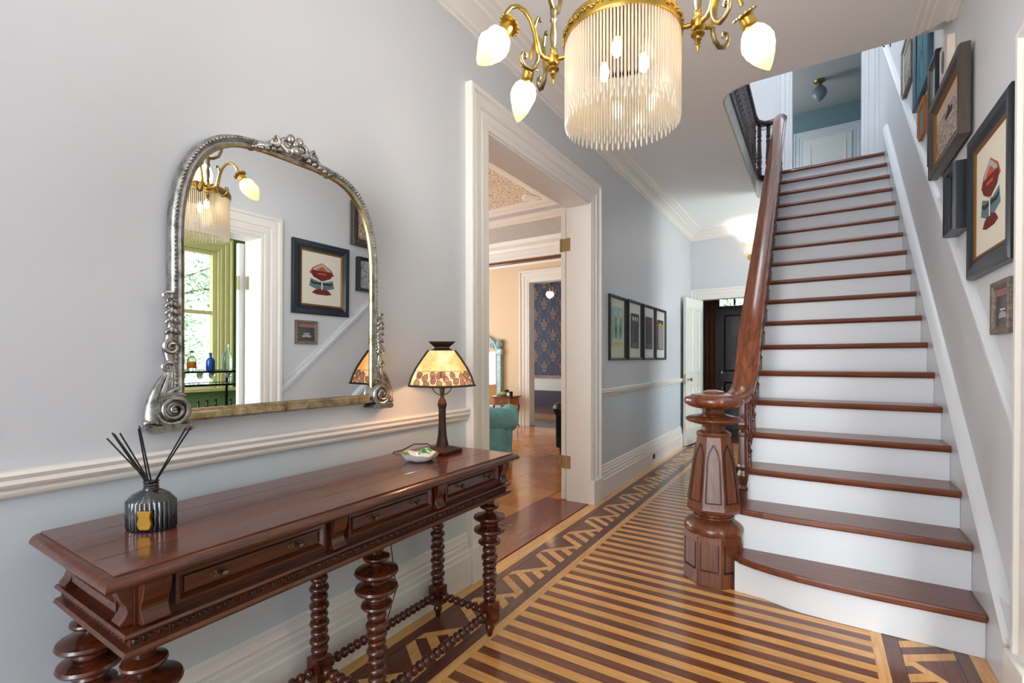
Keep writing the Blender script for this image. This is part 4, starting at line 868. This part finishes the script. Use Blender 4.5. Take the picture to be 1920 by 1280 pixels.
for s in (-1, 1):
    hx = s*.185; Q = Matrix.Rotation(0 if s > 0 else PI, 4, 'Z')
    h = MB().lathe([(.0, 1.953), (.002, 1.955), (.003, 1.963), (.005, 1.968), (.003, 1.971), (.007, 1.976), (.004, 1.979), (.009, 1.984), (.005, 1.987), (.006, 1.992), (.016, 1.996), (.016, 1.999), (.006, 2.002), (.006, 2.006), (.013, 2.009), (.016, 2.013), (.016, 2.032), (.012, 2.036), (.007, 2.040), (.009, 2.046), (.006, 2.05)], 20, (hx, 0, 0)).build('hub', BRASS, CH, smooth=40)
    MB().tube([(s*.148, 0, 2.024), (s*.157, 0, 2.024), (s*.160, 0, 2.024), (s*.17, 0, 2.024)], [.008, .005, .007, .005], 10).build('hub_link', BRASS, h, smooth=50)
    MB().lathe([(.006, 2.045), (.010, 2.052), (.006, 2.058), (.009, 2.075), (.010, 2.09), (.007, 2.115), (.006, 2.125), (.010, 2.132), (.007, 2.138), (.009, 2.15), (.010, 2.168), (.006, 2.172)], 12, (hx, 0, 0)).build('hub_stem', BRASS_A, h, smooth=50)
    y = MB()
    for e in (-1, 1):
        y.tube([(hx, 0, 2.163), (hx, e*.022, 2.168), (hx, e*.045, 2.185), (hx*.99, e*.058, 2.215), (hx*.96, e*.06, 2.25), (hx*.85, e*.052, 2.32), (hx*.6, e*.036, 2.42), (hx*.3, e*.02, 2.52), (hx*.06, e*.006, 2.57)], [.007]*3+[.0065]*6, 8)
    y.build('yoke', BRASS_A, CH, smooth=60)
    for e in (-1, 1):
        az = math.radians(44*e); ux, uy = s*cos(az), s*sin(az)
        at_ = lambda r, z: (hx+s*.02*0+ux*r, uy*r, z)
        am = MB().tube([at_(.012, 2.022), at_(.030, 2.022), at_(.044, 2.03), at_(.050, 2.055), at_(.056, 2.085), at_(.068, 2.115), at_(.086, 2.136), at_(.106, 2.142), at_(.124, 2.135), at_(.136, 2.12), at_(.143, 2.106)], [.006, .006, .0085, .0075, .0065, .006, .006, .0055, .0055, .0055, .005], 8).build('arm', BRASS, CH, smooth=60)
        MB().tube([at_(.046, 2.035), at_(.047, 2.012), at_(.054, 1.994), at_(.068, 1.983), at_(.084, 1.986), at_(.094, 1.998), at_(.097, 2.012), at_(.091, 2.022), at_(.082, 2.022), at_(.079, 2.014), at_(.084, 2.010)], [.006, .006, .006, .006, .0055, .005, .0045, .004, .004, .0035, .004], 8).build('scroll', BRASS_A, am, smooth=60)
        MB().tube([at_(.058, 2.09), at_(.052, 2.115), at_(.046, 2.128), at_(.04, 2.126), at_(.041, 2.118)], [.004, .004, .0035, .004, .005], 7).build('leaf_curl', BRASS_A, am, smooth=60)
        dv = Vector((ux*.58, uy*.58, -.81)).normalized(); q = Vector((0, 0, 1)).rotation_difference(dv); base_ = Vector(at_(.170 if e*s > 0 else .146, 2.062))
        for nm, me, mt in (('socket', soc, BRASS), ('rosette', ros, BRASS)):
            o = obj(nm, me, mt, am); o.rotation_mode = 'QUATERNION'; o.rotation_quaternion = q; o.location = base_
        o = obj('lamp_shade', flm, FROST, CH); o.rotation_mode = 'QUATERNION'; o.rotation_quaternion = q; o.location = base_+dv*.002
        l = bpy.data.lights.new('chandelier_lamp', 'POINT'); l.energy = .2; l.color = (1, .76, .46); l.shadow_soft_size = .012
        lo = bpy.data.objects.new('chandelier_lamp', l); COL.objects.link(lo); wp_ = CH.matrix_basis @ (base_+dv*.045); lo.location = wp_
MB().lathe([(.004, 2.545), (.012, 2.555), (.018, 2.57), (.010, 2.59), (.007, 2.6), (.007, 2.95), (.012, 2.97), (.006, 2.98), (.006, 3.04), (.03, 3.05), (.055, 3.075), (.06, 3.1)], 20).build('stem', BRASS_A, CH, smooth=40)
l = bpy.data.lights.new('chandelier_core', 'POINT'); l.energy = 13; l.color = (1, .95, .88); l.shadow_soft_size = .07; lo = bpy.data.objects.new('chandelier_core', l); COL.objects.link(lo); lo.location = (1.16, 1.21, 2.13)

# ================================================================== PICTURES
def picture(name, label, wall, yc, zc, w, h, depth, fw, fmat, inner=None, matb=None, mw=0, gap=.001, group=None, prof=None):
    """wall 'L' faces +x, 'R' faces -x; returns (thing, content function)"""
    loc, rz = ((gap, yc, zc), PI/2) if wall == 'L' else ((2.2-gap, yc, zc), -PI/2)
    t = thing(name, label, 'picture', loc, rz, group)
    prof = prof or [(0, 0), (0, depth*.8), (fw*.12, depth), (fw*.55, depth*.92), (fw*.8, depth*.7), (fw, depth*.6), (fw, 0)]
    MB().sweep([(-w/2, -h/2), (w/2, -h/2), (w/2, h/2), (-w/2, h/2)], prof, True).build('frame', fmat, t)
    iw, ih = w/2-fw, h/2-fw
    if inner: MB().sweep([(-iw, -ih), (iw, -ih), (iw, ih), (-iw, ih)], [(0, depth*.3), (0, depth*.66), (fw*.2, depth*.5), (fw*.2, depth*.3)], True).build('inner_slip', inner, t)
    pw, ph = iw-mw, ih-mw; d0 = depth*.35
    if matb: MB().box(-iw, -d0+.004, -ih, iw, 0, ih).build('mat_board', matb, t); d0 += .001
    pr = [None]
    def put(nm, poly, mat, lift=0.):       # poly in 0..1 of the sheet
        q = [((a-.5)*2*pw, (b-.5)*2*ph) for a, b in poly]; z0 = d0+.0006+lift
        o = MB().ext(q, 'y', -z0-.0006, -z0+.0004).build(nm, mat, pr[0] or t)
        if pr[0] is None: pr[0] = o
        return o
    return t, put
R4 = lambda a, b, c, d: [(a, b), (c, b), (c, d), (a, d)]
EL = lambda cx, cy, rx, ry, n=16: [(cx+rx*cos(2*PI*i/n), cy+ry*sin(2*PI*i/n)) for i in range(n)]
pc = lambda n, c: plain('print_'+n, c, .6)
cBLUE, cGRN, cTAN, cDK, cMID, cPINK, cYEL, cWHT = pc('blue', (140, 196, 206)), pc('green', (134, 158, 122)), pc('tan', (222, 206, 150)), pc('dark', (52, 54, 56)), pc('mid', (96, 98, 100)), pc('pink', (150, 48, 84)), pc('yellow', (206, 178, 50)), pc('white', (214, 212, 206))
gl = 'framed prints in a row beyond the doorway'
t, put = picture('framed_print', 'black framed print of green shapes on pale blue with a pale green mat', 'L', 4.35, 1.50, .44, .605, .026, .026, BLK, None, MATG, .05, .001, gl)
put('print', R4(0.02, .12, .98, .93), cBLUE)
for x in (.3, .74): put('shape', EL(x, .62, .17, .22), cGRN, .0008); put('shape', EL(x, .40, .13, .12), cGRN, .0008); put('shape', EL(x, .80, .1, .08), cTAN, .0016)
put('shape', EL(.52, .66, .07, .10), cWHT, .0016); put('caption_plate', R4(.02, .12, .98, .26), cTAN, .0008)
for i in range(6): put('caption_mark', R4(.14+.13*i, .15, .16+.13*i, .22), cMID, .0016)
for yc, lab, fc, sty in ((4.86, 'black framed dark print with three pale blossoms on tall stems', cWHT, 0), (5.355, 'black framed dark print with a pink bloom on tall stems', cPINK, 1), (5.82, 'black framed print of yellow blooms on pale tall stems', cYEL, 2)):
    t, put = picture('framed_print', lab, 'L', yc, 1.505, .44, .605, .026, .026, BLK, None, MATB, .05, .001, gl)
    put('print', R4(.06, .10, .94, .88), cDK)
    for i in range(5): put('stem', R4(.2+.14*i, .26 if sty < 2 else .12, .2+.14*i+(.03 if sty < 2 else .06), .70), cMID if sty < 2 else cWHT, .0008)
    for i in range(3):
        put('bloom', EL(.26+.24*i, .76 - (.03*abs(i-1) if sty else 0), .10 if sty else .07, .05), fc, .0016)
        if sty == 1: put('bloom', EL(.38+.12*i, .70, .09, .05), fc, .0016)
    if sty < 2: put('caption_plate', R4(.14, .12, .86, .23), cMID, .0008)
# ---- gallery up the stairs
t, put = picture('boat_print', 'large dark-framed print of a red wooden boat and its reflection', 'R', 2.69, 1.875, .575, .63, .03, .075, NAVYF, GOLDF, PAPER, .0, .001)
cRED, cORG, cBLK, cTEA, cSTE = pc('red', (112, 30, 26)), pc('orange', (200, 84, 36)), pc('black', (36, 34, 36)), pc('teal', (92, 124, 132)), pc('steel', (170, 184, 190))
put('print', R4(.0, .0, 1, 1), PAPER)
put('shape', [(.5, .80), (.72, .70), (.80, .60), (.76, .585), (.5, .63), (.24, .585), (.20, .60), (.28, .70)], cORG, .0008)
put('shape', [(.5, .785), (.68, .695), (.75, .61), (.5, .65), (.25, .61), (.32, .695)], cSTE, .0014)
put('shape', [(.5, .735), (.64, .665), (.5, .655), (.36, .665)], cORG, .002)
put('hull', [(.27, .655), (.73, .655), (.76, .60), (.70, .53), (.5, .465), (.30, .53), (.24, .60)], cRED, .0026)
put('name_plate', R4(.40, .583, .60, .612), cORG, .0032)
put('shape', [(.24, .50), (.42, .455), (.58, .455), (.76, .50), (.80, .36), (.62, .31), (.38, .31), (.20, .36)], cTEA, .0008)
put('shape', [(.24, .43), (.30, .40), (.70, .40), (.76, .43), (.76, .46), (.68, .435), (.32, .435), (.24, .46)], cBLK, .0014)
put('keel_line', R4(.485, .31, .515, .47), PAPER, .0032)
put('reflection', [(.34, .30), (.5, .335), (.66, .30), (.74, .24), (.62, .215), (.38, .215), (.26, .24)], cRED, .0014)
t, put = picture('small_photograph', 'small photo of a lit boat at dusk in an aged silver frame', 'R', 2.545, 1.40, .21, .205, .022, .03, ORNF, None, None, 0, .001)
put('print', R4(0, 0, 1, 1), noisy('print_dusk', [(.3, (40, 40, 44)), (.7, (84, 78, 84))], 20, .3)); put('sky', R4(0, .8, 1, 1), pc('dusk', (150, 108, 106)), .0008); put('boat', [(.2, .22), (.8, .22), (.74, .34), (.5, .40), (.26, .34)], pc('boat', (176, 176, 178)), .0008); put('lights', R4(.3, .42, .7, .46), cWHT, .0008)
t, put = picture('box_frame', 'deep black box frame holding a narrow photograph beside the boat print', 'R', 3.175, 1.985, .215, .325, .06, .03, NAVYF, None, None, 0, .001)
put('print', R4(0, 0, 1, 1), noisy('print_snow', [(.35, (90, 98, 108)), (.6, (206, 208, 212))], 40, .4))
SEA = noisy('print_sea', [(.35, (96, 78, 66)), (.5, (170, 150, 134)), (.66, (240, 226, 206))], 34, .4, stretch=(1, 1, 2.5))
t, put = picture('ship_photograph', 'wide wooden frame with gilt slip around a photo of a ship on glittering sea', 'R', 3.345, 2.455, .70, .42, .045, .06, GREYF, GOLDF, None, 0, .014)
put('print', R4(0, 0, 1, 1), SEA); put('sky', R4(0, .72, 1, 1), pc('haze', (206, 178, 156)), .0008); put('ship', [(.40, .56), (.62, .55), (.66, .64), (.55, .66), (.53, .74), (.50, .74), (.49, .66), (.40, .63)], cBLK, .0016)
MB().box(-.345, -.002, -.1, -.30, .013, .16).build('spacer', BLK, t)
t, put = picture('tall_print', 'tall narrow dark teal frame with a gilt slip', 'R', 3.80, 2.70, .23, .61, .03, .04, NAVYF, GOLDF, None, 0, .001)
put('print', R4(0, 0, 1, 1), cBLUE)
t = thing('cream_shadow_box', 'cream distressed shadow box with an oval opening', 'picture', (2.199, 3.44, 2.80), -PI/2)
MB().box(-.09, -.036, -.1, .09, 0, .1).build('box', CREAMF, t, bevel=.004); MB().ext(EL(0, 0, .032, .06), 'y', -.0375, -.034).build('oval_opening', cMID, t)
t, put = picture('teal_artwork', 'large teal artwork with curling lines in a blue-grey frame', 'R', 4.20, 3.28, .55, .62, .03, .05, plain('blue_grey_frame', (70, 98, 116), .4), None, None, 0, .001)
put('print', R4(0, 0, 1, 1), plain('print_teal', (40, 120, 136), .5, vary=.12))
for k, (x, z) in enumerate(((.35, .35), (.6, .6), (.4, .75))): put('curl', [(x+(.13+.02*q)*cos(a), z+(.16+.02*q)*sin(a)) for q, A in ((0, [i*.4 for i in range(12)]), (1, [4.4-i*.4 for i in range(12)])) for a in A], pc('curl%d' % k, (24, 70, 84) if k < 2 else (170, 140, 60)), .0008)
t, put = picture('small_print', 'small print in an orange wooden frame under the teal artwork', 'R', 4.24, 2.82, .22, .24, .02, .03, ORANGEF, None, None, 0, .001)
put('print', R4(0, 0, 1, 1), noisy('print_river', [(.4, (60, 120, 90)), (.6, (80, 150, 190))], 20, .5))
t, put = picture('mirror_print', 'ornate pale beaded frame high on the stair wall', 'R', 4.86, 3.52, .45, .42, .025, .05, ORNF, CREAMF, MATB, .03, .001)
put('print', R4(0, 0, 1, 1), noisy('print_grey', [(.4, (110, 108, 106)), (.6, (190, 188, 184))], 14, .5))

# ================================================================== lamps of the far hall, back room, bedroom
t = thing('wall_sconce', 'lit glass wall sconce above the far doorway', 'sconce', (.83, 7.499, 2.74), 0)
MB().lathe([(.0, 0), (.05, .004), (.045, .02), (.0, .024)], 20, (0, 0, -.09), Matrix.Rotation(PI/2, 3, 'X')).build('back_plate', BRASS, t, smooth=40)
MB().tube([(0, -.02, -.09), (0, -.07, -.11), (0, -.11, -.10), (0, -.12, -.07)], .007, 8).build('arm', BRASS, t, smooth=60)
MB().lathe([(.028, -.075), (.032, -.06), (.045, -.02), (.06, .03), (.066, .055), (.062, .055), (.03, -.05), (.0, -.06)], 20, (0, -.12, 0)).build('shade', FROST, t, smooth=50)
l = bpy.data.lights.new('sconce_bulb', 'POINT'); l.energy = 5; l.color = (1, .9, .76); l.shadow_soft_size = .02; lo = bpy.data.objects.new('sconce_bulb', l); COL.objects.link(lo); lo.location = (.83, 7.379, 2.735)
t = thing('pendant_lamp', 'small lit pendant lamp hanging in front of the dark wallpaper', 'lamp', (-3.17, 9.0, 2.60))
MB().lathe([(.0, -.09), (.03, -.08), (.07, -.04), (.085, .0), (.075, .03), (.06, .045), (.0, .05)], 20).build('shade', FROST, t, smooth=50)
m = MB()
for i in range(3): a = 2*PI*i/3; m.tube([(.085*cos(a), .085*sin(a), .0), (.05*cos(a), .05*sin(a), .12), (.0, 0, .2)], .005, 6)
m.lathe([(.004, .19), (.03, .2), (.03, .24), (.01, .26), (.008, .28), (.008, .68), (.05, .69), (.05, .70)], 14); m.lathe([(0, -.14), (.008, -.13), (.004, -.11), (.012, -.09)], 10); m.build('hanger', BRASS, t, smooth=40)
t = thing('ceiling_light', 'small unlit frosted ceiling light upstairs in the grey bedroom', 'lamp', (1.62, 8.36, 5.28))
MB().lathe([(.07, 0), (.075, -.01), (.06, -.03), (.03, -.04), (.025, -.07), (.045, -.08)], 20).build('mount', BRASS_A, t, smooth=40)
MB().lathe([(.045, -.08), (.085, -.13), (.10, -.18), (.085, -.23), (.05, -.27), (.015, -.30), (0, -.31)], 20).build('shade', plain('grey_glass', (120, 128, 140), .3), t, smooth=60)
t = thing('hook', 'small black curved hook high on the stair wall', 'hook', (2.199, 5.98, 4.30))
MB().box(-.006, -.012, -.03, 0, .012, .03).build('plate', BLACKM, t); MB().tube([(-.004, 0, .02), (-.05, 0, .03), (-.06, 0, .0), (-.05, 0, -.02)], .006, 6).build('hook_arm', BLACKM, t)
# ---- dark doorstop by the open door
t = thing('dog_figurine', 'small black dog figurine standing behind the open pale door', 'figurine', (.33, 6.98, 0), -1.2)
m = MB(); m.tube([(-.07, 0, .10), (-.03, 0, .105), (.02, 0, .11), (.06, 0, .125), (.075, 0, .16), (.085, 0, .185), (.12, 0, .18)], [.03, .036, .037, .032, .024, .028, .014], 10)
for x in (-.06, .05):
    for y in (-.018, .018): m.tube([(x, y, .09), (x+.006, y, .05), (x-.002, y, .001)], [.018, .012, .012], 8)
m.tube([(-.09, 0, .11), (-.12, 0, .15), (-.115, 0, .19)], [.012, .009, .004], 8)
for y in (-.014, .014): m.tube([(.078, y, .2), (.075, y*1.3, .235)], [.011, .002], 6)
m.build('body', BLK, t, smooth=60)

# ================================================================== PARLOUR FURNITURE
t = thing('chesterfield_sofa', 'teal velvet buttoned sofa with rolled arm in the parlour', 'sofa', (-2.45, 4.17, 0), .555); t.scale = (1.25, 1.25, 1.25)
MB().box(-.78, -.42, .10, .90, .42, .30).build('base', TEAL, t, bevel=.02)
def roll(x0, x1, y, z, r, axis='x'):      # rolled padded top
    m = MB(); n = 26; v = []
    P = [(x0+(x1-x0)*i/n) for i in range(n+1)]; rs = [r*(.72 if i in (0, n) else .93 if i in (1, n-1) else 1+.03*sin(i*1.9)) for i in range(n+1)]
    return m.tube([(p, y, z) if axis == 'x' else (y, p, z) for p in P], rs, 18)
MB().box(-.78, -.44, .12, .88, -.28, .42).build('back', TEAL, t, bevel=.03)
roll(-.86, .97, -.38, .45, .095).build('back_roll', TEAL, t, smooth=60)
for sx in (-.80, .88): MB().box(sx-.06, -.40, .12, sx+.06, .42, .38).build('arm', TEAL, t, bevel=.03); roll(-.40, .45, sx+.03, .42, .09, 'y').build('arm_roll', TEAL, t, smooth=60)
MB().box(-.70, -.24, .29, .80, .44, .40).build('seat_cushion', TEAL, t, bevel=.04)
bt = MB().ball((0, 0, 0), (.012, .006, .012), 8, 5).mesh('button')
for i in range(9): obj('button', bt, TEAL, t, loc=(-.75+.2*i, -.472, .475 if i % 2 else .43))
for sx in (-.7, .8):
    for sy in (-.34, .34): MB().lathe([(.018, .001), (.03, .03), (.025, .10)], 12, (sx, sy, 0)).build('foot', TBL_D, t, smooth=40)
t = thing('leather_armchair', 'black leather club armchair with a rolled arm and castors', 'armchair', (-.80, 5.72, 0))
MB().box(-.30, -.38, .10, .36, .40, .34).build('base', LEATHER, t, bevel=.02)
for sx in (-.31, .34): MB().box(sx-.055, -.38, .10, sx+.055, .40, .54).build('arm', LEATHER, t, bevel=.03); roll(-.41, .42, sx, .585, .095, 'y').build('arm_roll', LEATHER, t, smooth=60)
MB().box(-.28, .26, .30, .32, .42, .80).build('back', LEATHER, t, bevel=.05); roll(-.32, .36, .36, .80, .08).build('back_roll', LEATHER, t, smooth=60)
MB().box(-.24, -.38, .33, .28, .26, .44).build('seat_cushion', LEATHER, t, bevel=.04)
for sx in (-.30, .33):
    for sy in (-.34, .34): f_ = MB().lathe([(.016, .04), (.024, .07), (.02, .105)], 12, (sx, sy, 0)).build('leg', TBL_D, t, smooth=40); MB().lathe([(.0, -.008), (.021, -.008), (.021, .008), (0, .008)], 14, (sx, sy, .0215), Matrix.Rotation(PI/2, 3, 'X')).build('castor', BRASS, f_, smooth=40)
t = thing('side_table', 'little wooden side table with a drawer and slender cabriole legs', 'table', (-3.13, 7.24, 0))
MB().box(-.20, -.19, .535, .20, .19, .558).build('top', TBL_T, t, bevel=.004)
c = MB().box(-.17, -.16, .40, .17, .16, .535).build('carcass', ORANGEF, t)
MB().box(-.14, -.166, .41, .14, -.158, .525).build('drawer', BRWOOD, t, bevel=.003); MB().tube([(-.03, -.17, .48), (-.02, -.18, .468), (.02, -.18, .468), (.03, -.17, .48)], .004, 6).build('drawer_pull', BRASS, t)
for sx in (-1, 1):
    for sy in (-1, 1): MB().tube([(sx*.155, sy*.145, .42), (sx*.170, sy*.16, .36), (sx*.160, sy*.15, .25), (sx*.148, sy*.138, .12), (sx*.156, sy*.146, .04), (sx*.175, sy*.165, .006)], [.02, .02, .014, .010, .010, .014], 8).build('leg', BRWOOD, t, smooth=60)
bx = thing('green_bottle', 'green glass bottle lying on the side table', 'bottle', (-3.16, 7.16, .559))
MB().lathe([(0, -.10), (.038, -.098), (.04, -.09), (.04, .04), (.03, .07), (.014, .085), (.014, .13), (0, .13)], 18, (0, 0, .041), Matrix.Rotation(PI/2, 3, 'Y')).build('glass', plain('green_glass', (150, 160, 96), .1, coat=.5), bx, smooth=40)
MB().lathe([(.016, .112), (.016, .14), (0, .14)], 12, (0, 0, .041), Matrix.Rotation(PI/2, 3, 'Y')).build('cap', BLK, bx, smooth=40)
bx = thing('candle_box', 'small black box with a white label on the side table', 'box', (-2.99, 7.13, .559))
MB().box(-.045, -.04, 0, .045, .04, .09).build('box', BLK, bx, bevel=.003); MB().box(-.028, -.0415, .018, .02, -.04, .07).build('label', WHITE, bx)
bx = thing('black_jar', 'round black jar behind the bottle on the side table', 'jar', (-3.17, 7.32, .559)); MB().lathe([(.04, 0), (.045, .01), (.045, .08), (.04, .085)], 18).build('jar', BLK, bx, smooth=40); MB().lathe([(.046, .085), (.046, .10), (.01, .105), (.01, .115), (0, .12)], 18).build('lid', BLACKM, bx, smooth=40)
SB = noisy('silver_blue_gilt', [(.3, (118, 150, 160)), (.6, (176, 206, 214)), (.75, (206, 224, 228))], 30, .45, .3, bump=.4)
t = thing('pier_mirror', 'tall silver-blue gilt pier mirror with finials against the parlour wall', 'mirror', (-3.88, 7.50, .30))
for sx in (-.44, .44):
    p_ = MB().box(sx-.05, -.05, 0, sx+.05, .03, 1.02).build('post', SB, t, bevel=.012)
    MB().box(sx-.075, -.06, 1.0, sx+.075, .03, 1.12).build('capital', SB, p_, bevel=.02); MB().lathe([(.05, 1.12), (.03, 1.14), (.055, 1.17), (.062, 1.22), (.05, 1.26), (.07, 1.265), (.07, 1.275), (.02, 1.30), (.0, 1.31)], 8, (sx, -.015, 0)).build('finial', SB, p_)
MB().tube([(.40*cos(PI*i/16), -.015, 1.06+.30*sin(PI*i/16)) for i in range(17)], .04, 10).build('arch', SB, t, smooth=60)
for sx in (-.28, .28): MB().tube([(a, -.03, b) for a, b in spiral(sx, 1.18, .06, .01, 0, 1.6, 26)], .016, 8).build('scroll', SB, t, smooth=60)
MB().lathe([(.0, 1.30), (.09, 1.34), (.10, 1.40), (.06, 1.46), (0, 1.48)], 10, (0, -.015, 0)).build('crest', SB, t, smooth=60)
MB().box(-.40, -.005, .02, .40, .02, 1.06).build('mirror_glass', MIRROR, t); MB().box(-.5, -.06, -.0, .5, .03, .04).build('base_rail', SB, t)
t = thing('mirror_console', 'low charcoal upholstered bench under the pier mirror', 'bench', (-3.9, 7.38, 0)); MB().box(-.5, -.12, .05, .5, .14, .298).build('seat', FABD, t, bevel=.02)
for sx in (-.42, .42): MB().box(sx-.03, -.1, .001, sx+.03, .12, .06).build('foot', TBL_D, t)
pp = copy_tree(bpy.data.objects['pendant_lamp']); pp.location = (-2.9, 3.9, 2.66); pp['label'] = 'added fill pendant under the beige parlour ceiling panel'  # unseen copy of the back-room pendant, added to brighten the parlour
pq = copy_tree(bpy.data.objects['pendant_lamp']); pq.location = (1.1, -1.5, 2.39); pq['label'] = 'added fill pendant at the entrance end of the hall'  # unseen copy behind the camera, added as all-round hall fill
for nm, loc_, en in (('pendant_and_fill_light', (1.1, -1.5, 2.39), 46), ('pendant_and_fill_light', (-3.17, 9.0, 2.60), 8), ('pendant_and_fill_light', (-2.9, 3.9, 2.66), 7)):  # back-room pendant is real; entrance and parlour lights are added fill
    l = bpy.data.lights.new(nm, 'POINT'); l.energy = en; l.color = (1, .84, .62) if en < 40 else (1, .95, .88); l.shadow_soft_size = .03; lo = bpy.data.objects.new(nm, l); COL.objects.link(lo); lo.location = loc_

# ================================================================== BAR ROOM THINGS
t = thing('bar_cart', 'black metal bar cart with glass shelves below the window', 'bar cart', (4.25, 2.62, 0))
for sx in (-.2, .2):
    for sy in (-.46, .40): MB().box(sx-.011, sy-.011, .03, sx+.011, sy+.011, 1.12 if sy < 0 else 1.06).build('post', BLACKM, t); MB().lathe([(0, -.01), (.03, -.01), (.03, .01), (0, .01)], 14, (sx, sy, .031), Matrix.Rotation(PI/2, 3, 'X')).build('castor', BLACKM, t)
for z in (.985, .84, .36):
    MB().sweep([(-.2, -.46), (.2, -.46), (.2, .40), (-.2, .40)], [(0, z), (0, z+.022), (.016, z+.022), (.016, z)], True, lambda a, b, d: (a, b, d)).build('shelf_frame', BLACKM, t); MB().box(-.19, -.45, z+.012, .19, .39, z+.018).build('glass_shelf', CLEAR, t)
def bottle(name, label, x, y, z, h, r, mat, cap=BLK, lab=None, prof=None, group=None):
    b = thing(name, label, 'bottle', (x, y, z), 0, group); MB().lathe(prof or [(r*.9, 0), (r, .006), (r, h*.55), (r*.8, h*.65), (r*.34, h*.74), (r*.30, h*.92), (0, h*.92)], 18).build('glass', mat, b, smooth=40)
    MB().lathe([(r*.36, h*.90), (r*.36, h), (0, h)], 12).build('cap', cap, b, smooth=40)
    if lab: MB().lathe([(r*1.02, h*.15), (r*1.02, h*.45)], 18).build('label', lab, b, smooth=40)
AMB = plain('amber_spirit', (206, 150, 20), .1, coat=.5); BLU = plain('blue_bottle_glass', (10, 70, 170), .08, coat=.5)
sz = 1.0035
bottle('spirit_bottle', 'squat bottle of yellow spirit on the top of the bar cart', 4.2, 2.35, sz, .16, .045, AMB)
bottle('spirit_bottle', 'clear bottle with orange label on the top of the bar cart', 4.25, 2.55, sz, .22, .045, CLEAR, BLK, plain('orange_label', (220, 120, 30), .6))
bottle('spirit_bottle', 'blue glass bottle on the top of the bar cart', 4.2, 2.72, sz, .20, .045, BLU)
bottle('decanter', 'tall clear glass decanter on the top of the bar cart', 4.2, 2.90, sz, .30, .05, CLEAR, CLEAR)
for i in range(5):
    b = thing('drinking_glass', 'stemmed clear drinking glass on the middle cart shelf', 'glass', (4.17+.06*(i % 2), 2.30+.15*i, .8585), 0, 'glasses on the middle shelf of the bar cart')
    MB().lathe([(.03, 0), (.03, .003), (.004, .006), (.004, .05), (.028, .07), (.034, .10), (.03, .12), (.028, .12), (.0, .065)], 16).build('bowl', CLEAR, b, smooth=40)
for i in range(7):
    bottle('wine_bottle', ['dark wine bottle with white label on the low cart shelf', 'dark wine bottle with cream label on the low cart shelf'][i % 2], 4.18+.05*(i % 3), 2.24+.115*i, .3785, .30, .038, plain('dark_green_glass', (22, 30, 24), .1, coat=.5) if i == 0 else MATS['dark_green_glass'], BLK, WHITE if i % 2 == 0 else CREAMF, None, 'wine bottles on the bar cart')
# ================================================================== GARDEN
struct(B(5.2, -6, -.5, 22, 14, -.4).build('ground_garden', GRASS))
def tree(name, label, x, y, h, rad, nleaf, mats):
    t = thing(name, label, 'tree', (x, y, -.4), 0, None); m = MB(); m.tube([(0, 0, 0), (.05, .03, h*.4), (-.03, .08, h*.75), (0, 0, h)], [.12, .09, .06, .02], 8)
    rnd = random.Random(int(x*100+y*10)); tips = []
    for i in range(16):
        a = rnd.uniform(0, 2*PI); z0 = h*rnd.uniform(.2, .85); L_ = rad*rnd.uniform(.5, 1); e = Vector((L_*cos(a), L_*sin(a), z0+L_*rnd.uniform(.2, .7))); m.tube([(0, 0, z0), tuple(Vector((0, 0, z0)).lerp(e, .5)+Vector((0, 0, .08))), tuple(e)], [.035, .02, .006], 5); tips += [Vector((0, 0, z0)).lerp(e, q) for q in (.5, .7, .85, 1)]
    m.build('trunk', BARK, t, smooth=60)
    for mt in mats:
        v = []; f = []
        for i in range(nleaf):
            c = rnd.choice(tips)+Vector((rnd.gauss(0, .2), rnd.gauss(0, .2), rnd.gauss(0, .2))); u = Vector((rnd.gauss(0, 1), rnd.gauss(0, 1), rnd.gauss(0, 1))).normalized(); w_ = u.orthogonal().normalized(); s = rnd.uniform(.03, .065); k = len(v)
            v += [c-u*s, c+w_*s*.5, c+u*s, c-w_*s*.5]; f.append((k, k+1, k+2, k+3))
        me = bpy.data.meshes.new('foliage'); me.from_pydata(v, [], f); o = obj('foliage', me, mt, t); o['kind'] = 'stuff'
tree('garden_tree', 'leafy green tree outside the bar room window', 8.6, 3.9, 4.6, 1.7, 3500, [LEAF_A, LEAF_B])
tree('garden_tree', 'pale drooping tree beyond the green tree outside', 11.8, 7.4, 5.2, 2.2, 3500, [LEAF_B])
tree('garden_shrub', 'low bright shrub outside the bar room window', 6.5, 5.0, 1.5, .8, 2500, [LEAF_A])
tree('garden_tree', 'tree seen through the transom above the front door', -.7, 14.0, 5.5, 2.4, 3500, [LEAF_A, LEAF_B])
struct(B(-8, 9.7, -.5, 8, 22, -.4).build('ground_front', GRASS))
